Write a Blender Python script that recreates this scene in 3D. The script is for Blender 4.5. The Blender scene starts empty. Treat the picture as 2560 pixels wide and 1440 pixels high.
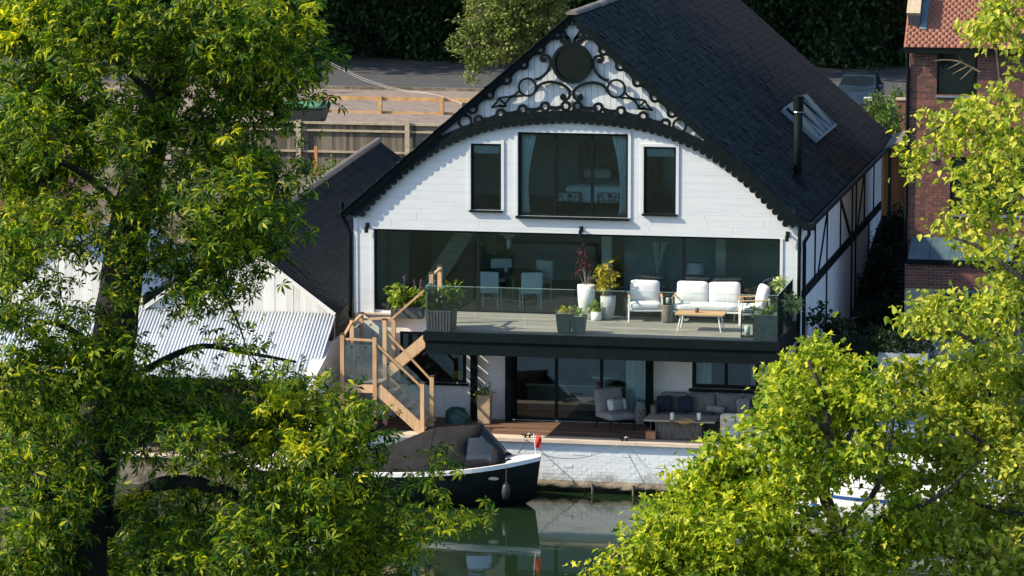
import bpy, bmesh, math, random
import numpy as np
from mathutils import Vector, Matrix
random.seed(7); RNG = np.random.default_rng(11)
S = bpy.context.scene
COL = S.collection
R = math.radians

# ---------------------------------------------------------------- camera, sky, sun, exposure
F_PX = 9150.0; PITCH = R(8.0); YAW = R(11.4)
FW = np.array([-math.sin(YAW)*math.cos(PITCH), math.cos(YAW)*math.cos(PITCH), -math.sin(PITCH)])
RT = np.array([math.cos(YAW), math.sin(YAW), 0.0]); UPV = np.cross(RT, FW)
def ray(x, y): return FW + RT*(x-1280)/F_PX - UPV*(y-720)/F_PX
CAM = -ray(890, 1050)*87.5
cam_d = bpy.data.cameras.new('camera'); cam = bpy.data.objects.new('camera', cam_d); COL.objects.link(cam)
cam.location = CAM; cam.rotation_euler = (math.pi/2-PITCH, 0, YAW)
cam_d.sensor_width = 36.0; cam_d.lens = 36.0*F_PX/2560; cam_d.clip_start = 1.0; cam_d.clip_end = 2000
S.camera = cam
SUN_EL = R(37); SUN_AZ = R(22)      # from the left, a little in front of the facade
world = bpy.data.worlds.new('World'); S.world = world; world.use_nodes = True
wn = world.node_tree; bg = wn.nodes['Background']
sky = wn.nodes.new('ShaderNodeTexSky'); sky.sky_type = 'NISHITA'; sky.sun_disc = False
sky.sun_elevation = SUN_EL; sky.sun_rotation = R(248); sky.air_density = 1.0; sky.dust_density = 1.0; sky.ozone_density = 3.0
wn.links.new(sky.outputs[0], bg.inputs[0]); bg.inputs[1].default_value = 0.15
sun_d = bpy.data.lights.new('sun', 'SUN'); sun = bpy.data.objects.new('sun', sun_d); COL.objects.link(sun)
sun_d.energy = 4.7; sun_d.angle = R(0.55); sun_d.color = (1.0, 0.87, 0.66)
sun.rotation_euler = Vector((math.cos(SUN_AZ)*math.cos(SUN_EL), math.sin(SUN_AZ)*math.cos(SUN_EL), -math.sin(SUN_EL))).to_track_quat('-Z', 'Y').to_euler()
sun.location = (-40, -20, 40)
S.view_settings.view_transform = 'Standard'; S.view_settings.look = 'None'; S.view_settings.gamma = 1.0
S.view_settings.exposure = 0.82; S.view_settings.use_curve_mapping = False
S.render.engine = 'CYCLES'
S.cycles.max_bounces = 8; S.cycles.transparent_max_bounces = 16; S.cycles.caustics_reflective = False; S.cycles.caustics_refractive = False

# ---------------------------------------------------------------- measuring helpers: a photo pixel and a known plane give a point
def at_y(x, y, v=0.0):
    r = ray(x, y); return CAM + r*(v-CAM[1])/r[1]
def at_z(x, y, v=0.0):
    r = ray(x, y); return CAM + r*(v-CAM[2])/r[2]
def at_x(x, y, v=0.0):
    r = ray(x, y); return CAM + r*(v-CAM[0])/r[0]
def at_d(x, y, d): return CAM + ray(x, y)*d

# ---------------------------------------------------------------- object helpers
def link(o): COL.objects.link(o); return o
def thing(name, label, cat, loc=(0, 0, 0), rotz=0.0, group=None, local=False):
    o = link(bpy.data.objects.new(name, None)); o.empty_display_size = 0.2
    o.location = loc; o.rotation_euler = (0, 0, rotz); o['label'] = label; o['category'] = cat
    if group: o['group'] = group
    o['_w'] = 0 if local else 1
    return o
def tag(o, label, cat, group=None):
    o['label'] = label; o['category'] = cat
    if group: o['group'] = group
    return o
def attach(o, parent):
    if parent is None: return o
    o.parent = parent
    if parent.type == 'EMPTY' and parent.get('_w') == 1:
        o.matrix_parent_inverse = Matrix.Translation(-Vector(parent.location))
    return o
class MB:
    def __init__(s): s.v = []; s.f = []
    def add(s, vs, fs):
        n = len(s.v); s.v += [tuple(map(float, p)) for p in vs]; s.f += [tuple(n+i for i in f) for f in fs]; return s
    def box(s, x0, x1, y0, y1, z0, z1):
        return s.add([(x0,y0,z0),(x1,y0,z0),(x1,y1,z0),(x0,y1,z0),(x0,y0,z1),(x1,y0,z1),(x1,y1,z1),(x0,y1,z1)],
                     [(3,2,1,0),(4,5,6,7),(0,1,5,4),(1,2,6,5),(2,3,7,6),(3,0,4,7)])
    def bar(s, p, q, w, h=None, up=(0,0,1)):
        h = h or w; p = Vector(p); q = Vector(q); d = (q-p).normalized(); u = Vector(up)
        if abs(d.dot(u)) > .98: u = Vector((0,1,0))
        a = d.cross(u).normalized()*w/2; b = a.cross(d).normalized()*h/2
        vs = [p-a-b, p+a-b, p+a+b, p-a+b, q-a-b, q+a-b, q+a+b, q-a+b]
        return s.add(vs, [(3,2,1,0),(4,5,6,7),(0,1,5,4),(1,2,6,5),(2,3,7,6),(3,0,4,7)])
    def tube(s, pts, r, n=8, cap=True):
        pts = [Vector(p) for p in pts]; rs = r if isinstance(r, (list, tuple)) else [r]*len(pts)
        vs = []; fs = []; ref = None
        for i, p in enumerate(pts):
            d = (pts[min(i+1, len(pts)-1)]-pts[max(i-1, 0)]).normalized()
            if ref is None: ref = Vector((0,0,1)) if abs(d.z) < .9 else Vector((1,0,0))
            a = d.cross(ref)
            if a.length < 1e-4: a = d.orthogonal()
            a.normalize(); b = d.cross(a).normalized(); ref = a.cross(d)
            for k in range(n):
                t = 2*math.pi*k/n; vs.append(p + (a*math.cos(t)+b*math.sin(t))*rs[i])
        for i in range(len(pts)-1):
            for k in range(n):
                fs.append((i*n+k, i*n+(k+1)%n, (i+1)*n+(k+1)%n, (i+1)*n+k))
        if cap: fs += [tuple(range(n-1, -1, -1)), tuple((len(pts)-1)*n+k for k in range(n))]
        return s.add(vs, fs)
    def lathe(s, prof, c=(0,0,0), n=16):
        vs = []; fs = []
        for r, z in prof:
            for k in range(n):
                t = 2*math.pi*k/n; vs.append((c[0]+r*math.cos(t), c[1]+r*math.sin(t), c[2]+z))
        for i in range(len(prof)-1):
            for k in range(n): fs.append((i*n+k, i*n+(k+1)%n, (i+1)*n+(k+1)%n, (i+1)*n+k))
        if prof[0][0] > 1e-4: fs.append(tuple(range(n-1, -1, -1)))
        if prof[-1][0] > 1e-4: fs.append(tuple((len(prof)-1)*n+k for k in range(n)))
        return s.add(vs, fs)
    def prism(s, poly, vec):     # any planar polygon pushed along vec
        n = len(poly); P = [Vector(p) for p in poly]; v = Vector(vec)
        return s.add(P+[p+v for p in P], [tuple(range(n)), tuple(range(2*n-1, n-1, -1))]+[(i, i+n, (i+1)%n+n, (i+1)%n) for i in range(n)])
    def xz(s, poly, y0, y1): return s.prism([(x, y0, z) for x, z in poly], (0, y1-y0, 0))
    def ribbon(s, pts, w, y0, y1, closed=False):   # flat sawn band following a line in the xz plane
        P = [Vector((p[0], p[1])) for p in pts]; n = len(P); vs = []; fs = []
        ws = w if isinstance(w, (list, tuple)) else [w]*n
        for i in range(n):
            a = P[(i-1) % n] if closed or i > 0 else P[i]; b = P[(i+1) % n] if closed or i < n-1 else P[i]
            d = (b-a); d = d.normalized() if d.length > 1e-9 else Vector((1, 0)); nn = Vector((-d.y, d.x))*ws[i]/2
            o, q = P[i]+nn, P[i]-nn
            vs += [(o.x, y0, o.y), (q.x, y0, q.y), (q.x, y1, q.y), (o.x, y1, o.y)]
        m = n if closed else n-1
        for i in range(m):
            a = 4*i; b = 4*((i+1) % n)
            for k in range(4): fs.append((a+k, b+k, b+(k+1)%4, a+(k+1)%4))
        if not closed: fs += [(0,1,2,3), (4*n-1,4*n-2,4*n-3,4*n-4)]
        return s.add(vs, fs)
    def ring(s, c, r, w, y0, y1, n=20): 
        return s.ribbon([(c[0]+r*math.cos(2*math.pi*k/n), c[1]+r*math.sin(2*math.pi*k/n)) for k in range(n)], w, y0, y1, True)
    def disc(s, c, r, y0, y1, n=14):
        return s.xz([(c[0]+r*math.cos(2*math.pi*k/n), c[1]+r*math.sin(2*math.pi*k/n)) for k in range(n)], y0, y1)
    def pad(s, c, size, r=.05, puff=0.0, axis=2, rot=None, n=6):    # soft rounded block
        h = Vector(size)/2; r = min(r, min(h)*.98); vs = []; fs = []; idx = {}
        def vert(p):
            k = tuple(round(t, 5) for t in p)
            if k in idx: return idx[k]
            q = Vector([max(-(h[i]-r), min(h[i]-r, p[i]*h[i])) for i in range(3)])
            d = Vector([p[i]*h[i] for i in range(3)])-q
            w = q + (d.normalized()*r if d.length > 1e-9 else d)
            if puff:
                o = [i for i in range(3) if i != axis]
                w[axis] *= 1+puff*(1-p[o[0]]**2)*(1-p[o[1]]**2)
            if rot is not None: w = rot @ w
            idx[k] = len(vs); vs.append(w+Vector(c)); return idx[k]
        g = [-1+2*i/n for i in range(n+1)]; g = [math.copysign(abs(t)**.75, t) for t in g]
        for ax in range(3):
            for sg in (-1, 1):
                for i in range(n):
                    for j in range(n):
                        q = []
                        for a, b in ((i,j),(i+1,j),(i+1,j+1),(i,j+1)):
                            p = [0,0,0]; p[ax] = sg; p[(ax+1)%3] = g[a]; p[(ax+2)%3] = g[b]; q.append(vert(p))
                        fs.append(tuple(q) if sg > 0 else tuple(q[::-1]))
        return s.add(vs, fs)
    def mesh(s, name, mat, smooth=False):
        m = bpy.data.meshes.new(name); m.from_pydata(s.v, [], s.f); m.materials.append(mat)
        if smooth: m.polygons.foreach_set('use_smooth', [True]*len(m.polygons))
        m.update(); return m
    def build(s, name, mat, parent=None, smooth=False, kind=None, label=None):
        o = link(bpy.data.objects.new(name, s.mesh(name, mat, smooth)))
        if smooth == 'auto' or smooth:
            pass
        attach(o, parent)
        if kind: o['kind'] = kind
        if label: o['label'] = label
        return o
def obj(name, me, parent=None, loc=None, kind=None):
    o = link(bpy.data.objects.new(name, me)); attach(o, parent)
    if loc is not None: o.location = loc
    if kind: o['kind'] = kind
    return o
def arr_mesh(name, V, T, mat, smooth=False):
    m = bpy.data.meshes.new(name); V = np.asarray(V, np.float32); T = np.asarray(T, np.int32); k = T.shape[1]
    m.vertices.add(len(V)); m.vertices.foreach_set('co', V.ravel())
    m.loops.add(T.size); m.loops.foreach_set('vertex_index', T.ravel())
    m.polygons.add(len(T)); m.polygons.foreach_set('loop_start', np.arange(0, T.size, k, dtype=np.int32)); m.polygons.foreach_set('loop_total', np.full(len(T), k, np.int32))
    if smooth: m.polygons.foreach_set('use_smooth', np.ones(len(T), bool))
    m.materials.append(mat); m.update(); m.validate(); return m
def copy_tree(o, parent=None, **props):
    c = o.copy(); link(c); c.parent = parent
    for k, v in props.items(): c[k] = v
    for ch in list(o.children): copy_tree(ch, c)
    return c

# ---------------------------------------------------------------- materials
def mat(name, c1, c2=None, rough=.6, scale=6.0, bump=0.0, bscale=None, metal=0.0, spec=.5, stretch=(1,1,1), island=0.0, objrnd=0.0, detail=5, contrast=(.35,.65), bdist=.02):
    m = bpy.data.materials.new(name); m.use_nodes = True; nt = m.node_tree; N = nt.nodes; L = nt.links; b = N['Principled BSDF']
    b.inputs['Roughness'].default_value = rough; b.inputs['Metallic'].default_value = metal; b.inputs['Specular IOR Level'].default_value = spec
    tc = N.new('ShaderNodeTexCoord'); mp = N.new('ShaderNodeMapping'); mp.inputs['Scale'].default_value = stretch
    L.new(tc.outputs['Object'], mp.inputs[0])
    c2 = c2 or tuple(min(1, x*1.18) for x in c1)
    nz = N.new('ShaderNodeTexNoise'); nz.inputs['Scale'].default_value = scale; nz.inputs['Detail'].default_value = detail; nz.inputs['Roughness'].default_value = .65
    L.new(mp.outputs[0], nz.inputs['Vector'])
    rp = N.new('ShaderNodeValToRGB'); rp.color_ramp.elements[0].position = contrast[0]; rp.color_ramp.elements[1].position = contrast[1]
    rp.color_ramp.elements[0].color = (*c1, 1); rp.color_ramp.elements[1].color = (*c2, 1)
    fac = nz.outputs['Fac']
    if island or objrnd:
        src = N.new('ShaderNodeNewGeometry').outputs['Random Per Island'] if island else N.new('ShaderNodeObjectInfo').outputs['Random']
        mx = N.new('ShaderNodeMix'); mx.inputs[0].default_value = island or objrnd
        L.new(fac, mx.inputs[2]); L.new(src, mx.inputs[3]); fac = mx.outputs[0]
    L.new(fac, rp.inputs[0]); L.new(rp.outputs[0], b.inputs['Base Color'])
    if bump:
        n2 = N.new('ShaderNodeTexNoise'); n2.inputs['Scale'].default_value = bscale or scale*4; n2.inputs['Detail'].default_value = 6
        L.new(mp.outputs[0], n2.inputs['Vector'])
        bp = N.new('ShaderNodeBump'); bp.inputs['Strength'].default_value = bump; bp.inputs['Distance'].default_value = bdist
        L.new(n2.outputs['Fac'], bp.inputs['Height']); L.new(bp.outputs[0], b.inputs['Normal'])
    return m
def glass_mat(name, tint=(1,1,1), refl=1.0, rough=.0, ior=1.5, milk=0.0, milkcol=(.5,.6,.55)):
    m = bpy.data.materials.new(name); m.use_nodes = True; nt = m.node_tree; N = nt.nodes; L = nt.links
    N.remove(N['Principled BSDF']); out = N['Material Output']
    tr = N.new('ShaderNodeBsdfTransparent'); tr.inputs[0].default_value = (*tint, 1)
    gl = N.new('ShaderNodeBsdfGlossy'); gl.inputs['Roughness'].default_value = rough; gl.inputs[0].default_value = (refl, refl, refl, 1)
    fr = N.new('ShaderNodeFresnel'); fr.inputs[0].default_value = ior
    mx = N.new('ShaderNodeMixShader'); L.new(fr.outputs[0], mx.inputs[0]); L.new(tr.outputs[0], mx.inputs[1]); L.new(gl.outputs[0], mx.inputs[2])
    last = mx
    if milk:
        df = N.new('ShaderNodeBsdfDiffuse'); df.inputs[0].default_value = (*milkcol, 1)
        m2 = N.new('ShaderNodeMixShader'); m2.inputs[0].default_value = milk; L.new(mx.outputs[0], m2.inputs[1]); L.new(df.outputs[0], m2.inputs[2]); last = m2
    L.new(last.outputs[0], out.inputs['Surface']); return m
def leaf_mat(name, cols, trans=.45, rough=.5, spec=.22, warm=(1.15,1.25,.5)):
    m = bpy.data.materials.new(name); m.use_nodes = True; nt = m.node_tree; N = nt.nodes; L = nt.links; b = N['Principled BSDF']; out = N['Material Output']
    g = N.new('ShaderNodeNewGeometry'); rp = N.new('ShaderNodeValToRGB'); cr = rp.color_ramp
    while len(cr.elements) < len(cols): cr.elements.new(.5)
    for i, c in enumerate(cols): cr.elements[i].position = i/(len(cols)-1); cr.elements[i].color = (*c, 1)
    L.new(g.outputs['Random Per Island'], rp.inputs[0])
    b.inputs['Roughness'].default_value = rough; b.inputs['Specular IOR Level'].default_value = spec
    L.new(rp.outputs[0], b.inputs['Base Color'])
    t = N.new('ShaderNodeBsdfTranslucent'); mm = N.new('ShaderNodeMix'); mm.data_type = 'RGBA'; mm.blend_type = 'MULTIPLY'; mm.inputs[0].default_value = 1
    L.new(rp.outputs[0], mm.inputs[6]); mm.inputs[7].default_value = (*warm, 1); L.new(mm.outputs[2], t.inputs[0])
    mx = N.new('ShaderNodeMixShader'); mx.inputs[0].default_value = trans
    L.new(b.outputs[0], mx.inputs[1]); L.new(t.outputs[0], mx.inputs[2]); L.new(mx.outputs[0], out.inputs['Surface']); return m

M = {}
M['white'] = mat('white_painted_board', (.54,.575,.60), (.60,.63,.645), rough=.5, scale=3, bump=.15, bscale=60, stretch=(.3,1,3), bdist=.004)
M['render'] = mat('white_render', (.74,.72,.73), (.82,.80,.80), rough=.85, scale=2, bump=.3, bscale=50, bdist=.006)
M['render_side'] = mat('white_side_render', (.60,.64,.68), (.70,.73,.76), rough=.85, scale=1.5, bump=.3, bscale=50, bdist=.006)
M['black'] = mat('black_painted_wood', (.0022,.0060,.0072), (.0050,.0100,.0115), rough=.65, spec=.10, scale=5, bump=.2, bscale=40, bdist=.004)
M['frame'] = mat('dark_grey_aluminium', (.0030,.0070,.0082), (.0060,.0105,.0118), rough=.55, spec=.15, scale=3)
M['slate'] = mat('dark_roof_tile', (.0018,.0075,.0092), (.0095,.021,.024), rough=.8, scale=1.2, bump=.4, bscale=30, island=.55, bdist=.01, contrast=(.2,.9), spec=.10)
M['slate2'] = mat('dark_shed_tile', (.0040,.0080,.0115), (.016,.020,.026), rough=.85, scale=1.0, bump=.4, bscale=30, island=.5, bdist=.01, contrast=(.2,.9), spec=.15)
M['ridge'] = mat('grey_brown_ridge_tile', (.085,.075,.065), (.17,.15,.13), rough=.85, scale=5, bump=.4, objrnd=.4)
M['red_tile'] = mat('red_clay_tile', (.20,.078,.050), (.31,.130,.086), rough=.85, scale=4, bump=.3, island=.12, contrast=(.15,.85))
M['brick'] = mat('red_brown_brick', (.070,.034,.028), (.235,.088,.060), rough=.85, scale=7, bump=.5, bscale=60, island=.6, contrast=(.1,.9))
M['brick_o'] = mat('red_brown_brick_single', (.070,.034,.028), (.235,.088,.060), rough=.85, scale=7, bump=.5, bscale=60, objrnd=.6, contrast=(.1,.9))
M['mortar'] = mat('pale_mortar', (.30,.27,.24), (.42,.39,.35), rough=.95, scale=12)
M['wbrick'] = mat('white_painted_brick', (.60,.645,.68), (.73,.76,.775), rough=.6, scale=5, bump=.35, bscale=16, bdist=.010)
M['wmortar'] = mat('white_painted_mortar', (.60,.64,.675), (.73,.755,.77), rough=.8, scale=9, bump=.4)
M['coping'] = mat('pale_timber_coping', (.50,.40,.31), (.66,.56,.46), rough=.7, scale=3, stretch=(.4,4,4), bump=.2)
M['decking'] = mat('brown_terrace_decking', (.10,.055,.035), (.20,.115,.075), rough=.7, scale=4, stretch=(.4,5,5), bump=.3, objrnd=.35)
M['deckgrey'] = mat('grey_beige_deck_board', (.20,.19,.165), (.30,.285,.25), rough=.75, scale=4, stretch=(.3,5,5), bump=.25, objrnd=.3)
M['oak'] = mat('new_pale_timber', (.42,.245,.12), (.62,.41,.235), rough=.6, scale=5, stretch=(3,3,.5), bump=.15, objrnd=.25)
M['oakb'] = mat('grey_pale_tread', (.42,.34,.25), (.60,.50,.39), rough=.7, scale=5, stretch=(.5,4,4), bump=.2, objrnd=.2)
M['concrete'] = mat('weathered_concrete', (.10,.085,.06), (.24,.20,.15), rough=.95, scale=3, bump=.8, bscale=14, bdist=.03)
M['slime'] = mat('dark_wet_footing', (.010,.014,.008), (.035,.035,.018), rough=.5, scale=4, bump=.5)
M['fence'] = mat('grey_fence_board', (.065,.055,.042), (.16,.135,.105), rough=.85, scale=5, stretch=(4,4,.5), bump=.3, objrnd=.5)
M['fencepost'] = mat('fence_post_wood', (.26,.22,.15), (.40,.34,.24), rough=.85, scale=5, bump=.3)
M['rail'] = mat('new_fence_rail', (.34,.19,.07), (.52,.33,.15), rough=.7, scale=4, bump=.2)
M['asphalt'] = mat('dark_asphalt', (.035,.038,.044), (.065,.068,.076), rough=.9, scale=2.5, bump=.4, bscale=60)
M['pave'] = mat('pinkish_gravel_verge', (.16,.125,.105), (.25,.20,.17), rough=.95, scale=3, bump=.5, bscale=40)
M['earth'] = mat('earth_and_gravel', (.06,.052,.036), (.14,.115,.082), rough=.95, scale=.8, bump=.6)
M['grass'] = mat('rough_grass', (.018,.032,.012), (.042,.060,.020), rough=.95, scale=.8, bump=.7, bscale=20)
M['bark'] = mat('dark_bark', (.018,.016,.012), (.05,.045,.034), rough=.95, scale=6, stretch=(1,1,.35), bump=1.0, bscale=10, bdist=.05)
M['barkgreen'] = mat('shade_toned_bark', (.004,.006,.005), (.013,.014,.010), rough=.95, scale=4, stretch=(1,1,.4), bump=1.0, bscale=9, bdist=.05)  # shade on the chestnut trunk put into a near-black green base colour
M['twig'] = mat('grey_twig', (.12,.09,.06), (.25,.19,.13), rough=.9, scale=9)
M['pole'] = mat('grey_brown_pole', (.20,.15,.11), (.34,.27,.20), rough=.9, scale=4, stretch=(3,3,.3), bump=.3)
M['corr'] = mat('pale_corrugated_sheet', (.38,.42,.46), (.52,.555,.59), rough=.6, spec=.2, scale=1.4, objrnd=.25)
M['shedboard'] = mat('pale_grey_gable_board', (.56,.55,.52), (.70,.69,.655), rough=.75, scale=3, stretch=(4,4,.3), bump=.2, objrnd=.35)
M['dark'] = mat('dark_shed_timber', (.02,.018,.015), (.05,.042,.034), rough=.9, scale=4, objrnd=.3)
M['brownwood'] = mat('orange_brown_panel', (.34,.13,.05), (.50,.23,.10), rough=.75, scale=4, stretch=(4,4,.4), bump=.2)
M['int_wall'] = mat('interior_wall_paint', (.20,.26,.27), (.25,.31,.32), rough=.8)
M['int_dark'] = mat('interior_dark_wall', (.03,.035,.035), (.05,.055,.055), rough=.8)
M['int_floor'] = mat('interior_dark_floor', (.075,.062,.052), (.11,.09,.075), rough=.35, stretch=(.3,4,1))
M['glass'] = glass_mat('window_glass', (.80,.915,.925), 1.0)
M['bglass'] = glass_mat('balustrade_glass', (.94,.98,.97), 1.0, milk=.012, milkcol=(.45,.62,.58))
M['gedge'] = glass_mat('glass_edge', (.55,.8,.72), 1.0, milk=.55, milkcol=(.42,.60,.54))
M['frost'] = glass_mat('frosted_side_glass', (.6,.78,.72), .6, rough=.15, milk=.7, milkcol=(.26,.42,.38))
M['cush'] = mat('off_white_cushion', (.58,.58,.57), (.68,.68,.67), rough=.9, scale=6, bump=.25, bscale=90, bdist=.004)
M['cream'] = mat('cream_cushion', (.62,.53,.43), (.74,.65,.55), rough=.9, scale=5, bump=.25, bscale=60)
M['wmetal'] = mat('white_metal_frame', (.72,.71,.68), (.80,.79,.76), rough=.4)
M['teak'] = mat('honey_teak', (.50,.285,.115), (.66,.41,.19), rough=.5, scale=6, stretch=(.4,5,5), objrnd=.2)
M['greycush'] = mat('taupe_grey_cushion', (.15,.145,.14), (.22,.21,.20), rough=.95, scale=8, bump=.25, bscale=80)
M['greycush2'] = mat('mid_grey_upholstery', (.20,.20,.20), (.28,.28,.28), rough=.95, scale=8, bump=.25, bscale=80)
M['navy'] = mat('navy_cushion', (.010,.018,.035), (.02,.03,.055), rough=.95, scale=8)
M['rattan'] = mat('grey_rattan', (.085,.075,.065), (.20,.18,.155), rough=.8, scale=40, stretch=(1,1,.15), bump=.6, bscale=60)
M['tabletop'] = mat('weathered_table_top', (.34,.28,.215), (.48,.41,.32), rough=.6, scale=5, stretch=(.4,4,4))
M['urn'] = mat('white_stone_pot', (.58,.58,.56), (.72,.72,.70), rough=.7, scale=9, bump=.2)
M['greyurn'] = mat('grey_stone_pot', (.30,.32,.32), (.42,.44,.43), rough=.75, scale=9, bump=.2)
M['greypot'] = mat('grey_green_ribbed_pot', (.13,.155,.15), (.20,.225,.215), rough=.75, scale=9, bump=.2)
M['darkpot'] = mat('dark_planter', (.030,.038,.037), (.055,.065,.062), rough=.6, scale=9)
M['tanpot'] = mat('tan_planter', (.34,.24,.155), (.46,.34,.23), rough=.8, scale=8)
M['terracotta'] = mat('terracotta_block', (.42,.17,.07), (.54,.25,.12), rough=.8)
M['soil'] = mat('potting_soil', (.02,.015,.01), (.04,.03,.02), rough=1)
M['candle'] = mat('ivory_candle', (.75,.72,.66), (.82,.79,.72), rough=.5)
M['hull'] = mat('black_hull_paint', (.0025,.005,.006), (.005,.008,.009), rough=.35, scale=2, spec=.25)
M['gel'] = mat('white_gelcoat', (.74,.73,.71), (.80,.79,.77), rough=.3, scale=3)
M['canvas'] = mat('dark_brown_canvas', (.008,.0085,.0095), (.019,.018,.019), rough=.9, spec=.2, scale=3, bump=.3, bscale=8, bdist=.03)
M['clear'] = glass_mat('clear_vinyl', (.75,.80,.82), 1.0, milk=.10, milkcol=(.35,.42,.47))
M['red'] = mat('red_flag_cloth', (.55,.02,.015), (.68,.04,.03), rough=.8)
M['rope'] = mat('dark_rope', (.05,.045,.04), (.09,.08,.07), rough=.95)
M['palerope'] = mat('pale_rope', (.30,.29,.27), (.40,.38,.36), rough=.95)
M['steel'] = mat('dull_steel', (.25,.25,.25), (.35,.35,.35), rough=.35, metal=.9)
M['blue'] = mat('blue_vinyl', (.02,.07,.20), (.03,.10,.27), rough=.35)
M['navystripe'] = mat('blue_stripe_paint', (.015,.05,.15), (.02,.07,.2), rough=.3)
M['green_tarp'] = mat('dark_green_tarp', (.010,.05,.042), (.025,.10,.08), rough=.5, scale=7, bump=.6, bscale=10)
M['bin_green'] = mat('green_bin_lid', (.055,.16,.10), (.085,.22,.14), rough=.5)
M['bin_dark'] = mat('dark_bin_body', (.012,.018,.022), (.02,.028,.032), rough=.5)
M['carpaint'] = mat('dark_blue_car_paint', (.012,.022,.035), (.018,.03,.045), rough=.2)
M['tyre'] = mat('tyre_rubber', (.012,.012,.012), (.02,.02,.02), rough=.9)
M['lampshade'] = mat('pale_lamp_shade', (.76,.77,.76), (.82,.82,.81), rough=.8)
M['curtain'] = mat('pale_linen_curtain', (.66,.67,.66), (.78,.78,.77), rough=.95, scale=4, stretch=(5,5,.3))
M['blind'] = mat('grey_roller_blind', (.36,.38,.38), (.44,.45,.45), rough=.9)
M['bedwhite'] = mat('pale_bed_linen', (.62,.65,.67), (.74,.76,.78), rough=.9)
M['zebra'] = mat('patterned_stool_cover', (.06,.07,.08), (.62,.62,.60), rough=.9, scale=14, stretch=(3,3,.6), contrast=(.48,.52), detail=2)
M['pattern'] = mat('white_grey_lattice', (.26,.27,.28), (.66,.66,.65), rough=.8, scale=10, contrast=(.4,.6))
M['lead'] = mat('blue_grey_lead', (.10,.15,.19), (.16,.21,.25), rough=.6)
M['stone'] = mat('buff_coping_stone', (.34,.27,.185), (.47,.385,.28), rough=.9, scale=8, bump=.4)
M['canopyblue'] = mat('blue_grey_canopy', (.045,.085,.105), (.08,.13,.15), rough=.5, spec=.25, scale=2)
M['bluegrey'] = mat('blue_grey_window_paint', (.07,.10,.13), (.10,.14,.17), rough=.5)
M['wpot'] = mat('blue_white_planter', (.42,.47,.52), (.55,.59,.63), rough=.7)
M['sky_refl_teal'] = mat('sky_reflection_teal', (.26,.36,.40), (.33,.43,.46), rough=.85)  # sky-blue reflection in the glazing, put into a surface colour
M['int_pale'] = mat('pale_bedroom_wall', (.36,.44,.48), (.44,.52,.55), rough=.85)
M['int_green'] = mat('sage_green_panel', (.20,.26,.20), (.26,.32,.25), rough=.8)
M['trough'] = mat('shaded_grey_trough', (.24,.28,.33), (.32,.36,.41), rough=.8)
M['chairwhite'] = mat('white_chair_cover', (.78,.78,.77), (.84,.84,.83), rough=.9)
M['orange'] = mat('orange_cloth', (.45,.22,.02), (.55,.3,.04), rough=.9)
M['copper'] = mat('dark_copper_cup', (.10,.035,.02), (.16,.06,.035), rough=.4)
M['paving'] = mat('dark_alley_paving', (.014,.014,.014), (.030,.027,.026), rough=.9, scale=2, bump=.4, objrnd=.3)
def overlay(m, col, scale=2.0, stretch=(1,1,1), lo=.5, hi=.7, axis=None, a0=0, a1=1, strength=1.0, detail=6):
    nt = m.node_tree; N = nt.nodes; L = nt.links; b = N['Principled BSDF']; src = b.inputs['Base Color'].links[0].from_socket
    g = N.new('ShaderNodeNewGeometry'); mp = N.new('ShaderNodeMapping'); mp.inputs['Scale'].default_value = stretch; L.new(g.outputs['Position'], mp.inputs[0])
    nz = N.new('ShaderNodeTexNoise'); nz.inputs['Scale'].default_value = scale; nz.inputs['Detail'].default_value = detail; nz.inputs['Roughness'].default_value = .7; L.new(mp.outputs[0], nz.inputs['Vector'])
    val = nz.outputs['Fac']
    mr = N.new('ShaderNodeMapRange'); mr.inputs['From Min'].default_value = lo; mr.inputs['From Max'].default_value = hi; mr.inputs['To Max'].default_value = strength
    if axis is not None:
        sx = N.new('ShaderNodeSeparateXYZ'); L.new(g.outputs['Position'], sx.inputs[0])
        ar = N.new('ShaderNodeMapRange'); ar.inputs['From Min'].default_value = a0; ar.inputs['From Max'].default_value = a1; L.new(sx.outputs[axis], ar.inputs['Value'])
        ad = N.new('ShaderNodeMath'); ad.operation = 'MULTIPLY_ADD'; L.new(ar.outputs[0], ad.inputs[0]); ad.inputs[1].default_value = .55; L.new(val, ad.inputs[2]); val = ad.outputs[0]
    L.new(val, mr.inputs['Value'])
    mx = N.new('ShaderNodeMix'); mx.data_type = 'RGBA'; L.new(mr.outputs[0], mx.inputs[0]); L.new(src, mx.inputs[6]); mx.inputs[7].default_value = (*col, 1); L.new(mx.outputs[2], b.inputs['Base Color'])
overlay(M['slate'], (.070,.042,.031), .7, lo=.60, hi=.95, axis=1, a0=6, a1=19, strength=.95)
overlay(M['slate'], (.14,.165,.17), 4.5, (1.2,4.0,1.2), .605, .66, strength=.9)
overlay(M['slate'], (.034,.050,.054), 1.3, (1,1.6,1), .52, .68, strength=.7)
overlay(M['slate2'], (.05,.05,.05), 1.2, (1,1.4,1), .56, .78, strength=.6)
overlay(M['white'], (.43,.45,.45), 1.6, (5,1,.55), .54, .82, strength=.45)
overlay(M['wbrick'], (.13,.12,.075), 2.5, (1,1,1), .80, 1.12, axis=2, a0=-.35, a1=-.85, strength=.85)
overlay(M['wbrick'], (.46,.47,.47), 4, (.5,1,1.6), .60, .75, strength=.4)
overlay(M['corr'], (.30,.27,.23), 1.4, (5,.6,.6), .55, .8, strength=.6)
overlay(M['deckgrey'], (.10,.095,.085), 1.6, (1,1,1), .52, .75, strength=.5)
overlay(M['pave'], (.10,.085,.07), .9, (1,1,1), .50, .72, strength=.6)
overlay(M['earth'], (.05,.065,.025), .7, (1,1,1), .48, .65, strength=.8)
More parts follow.
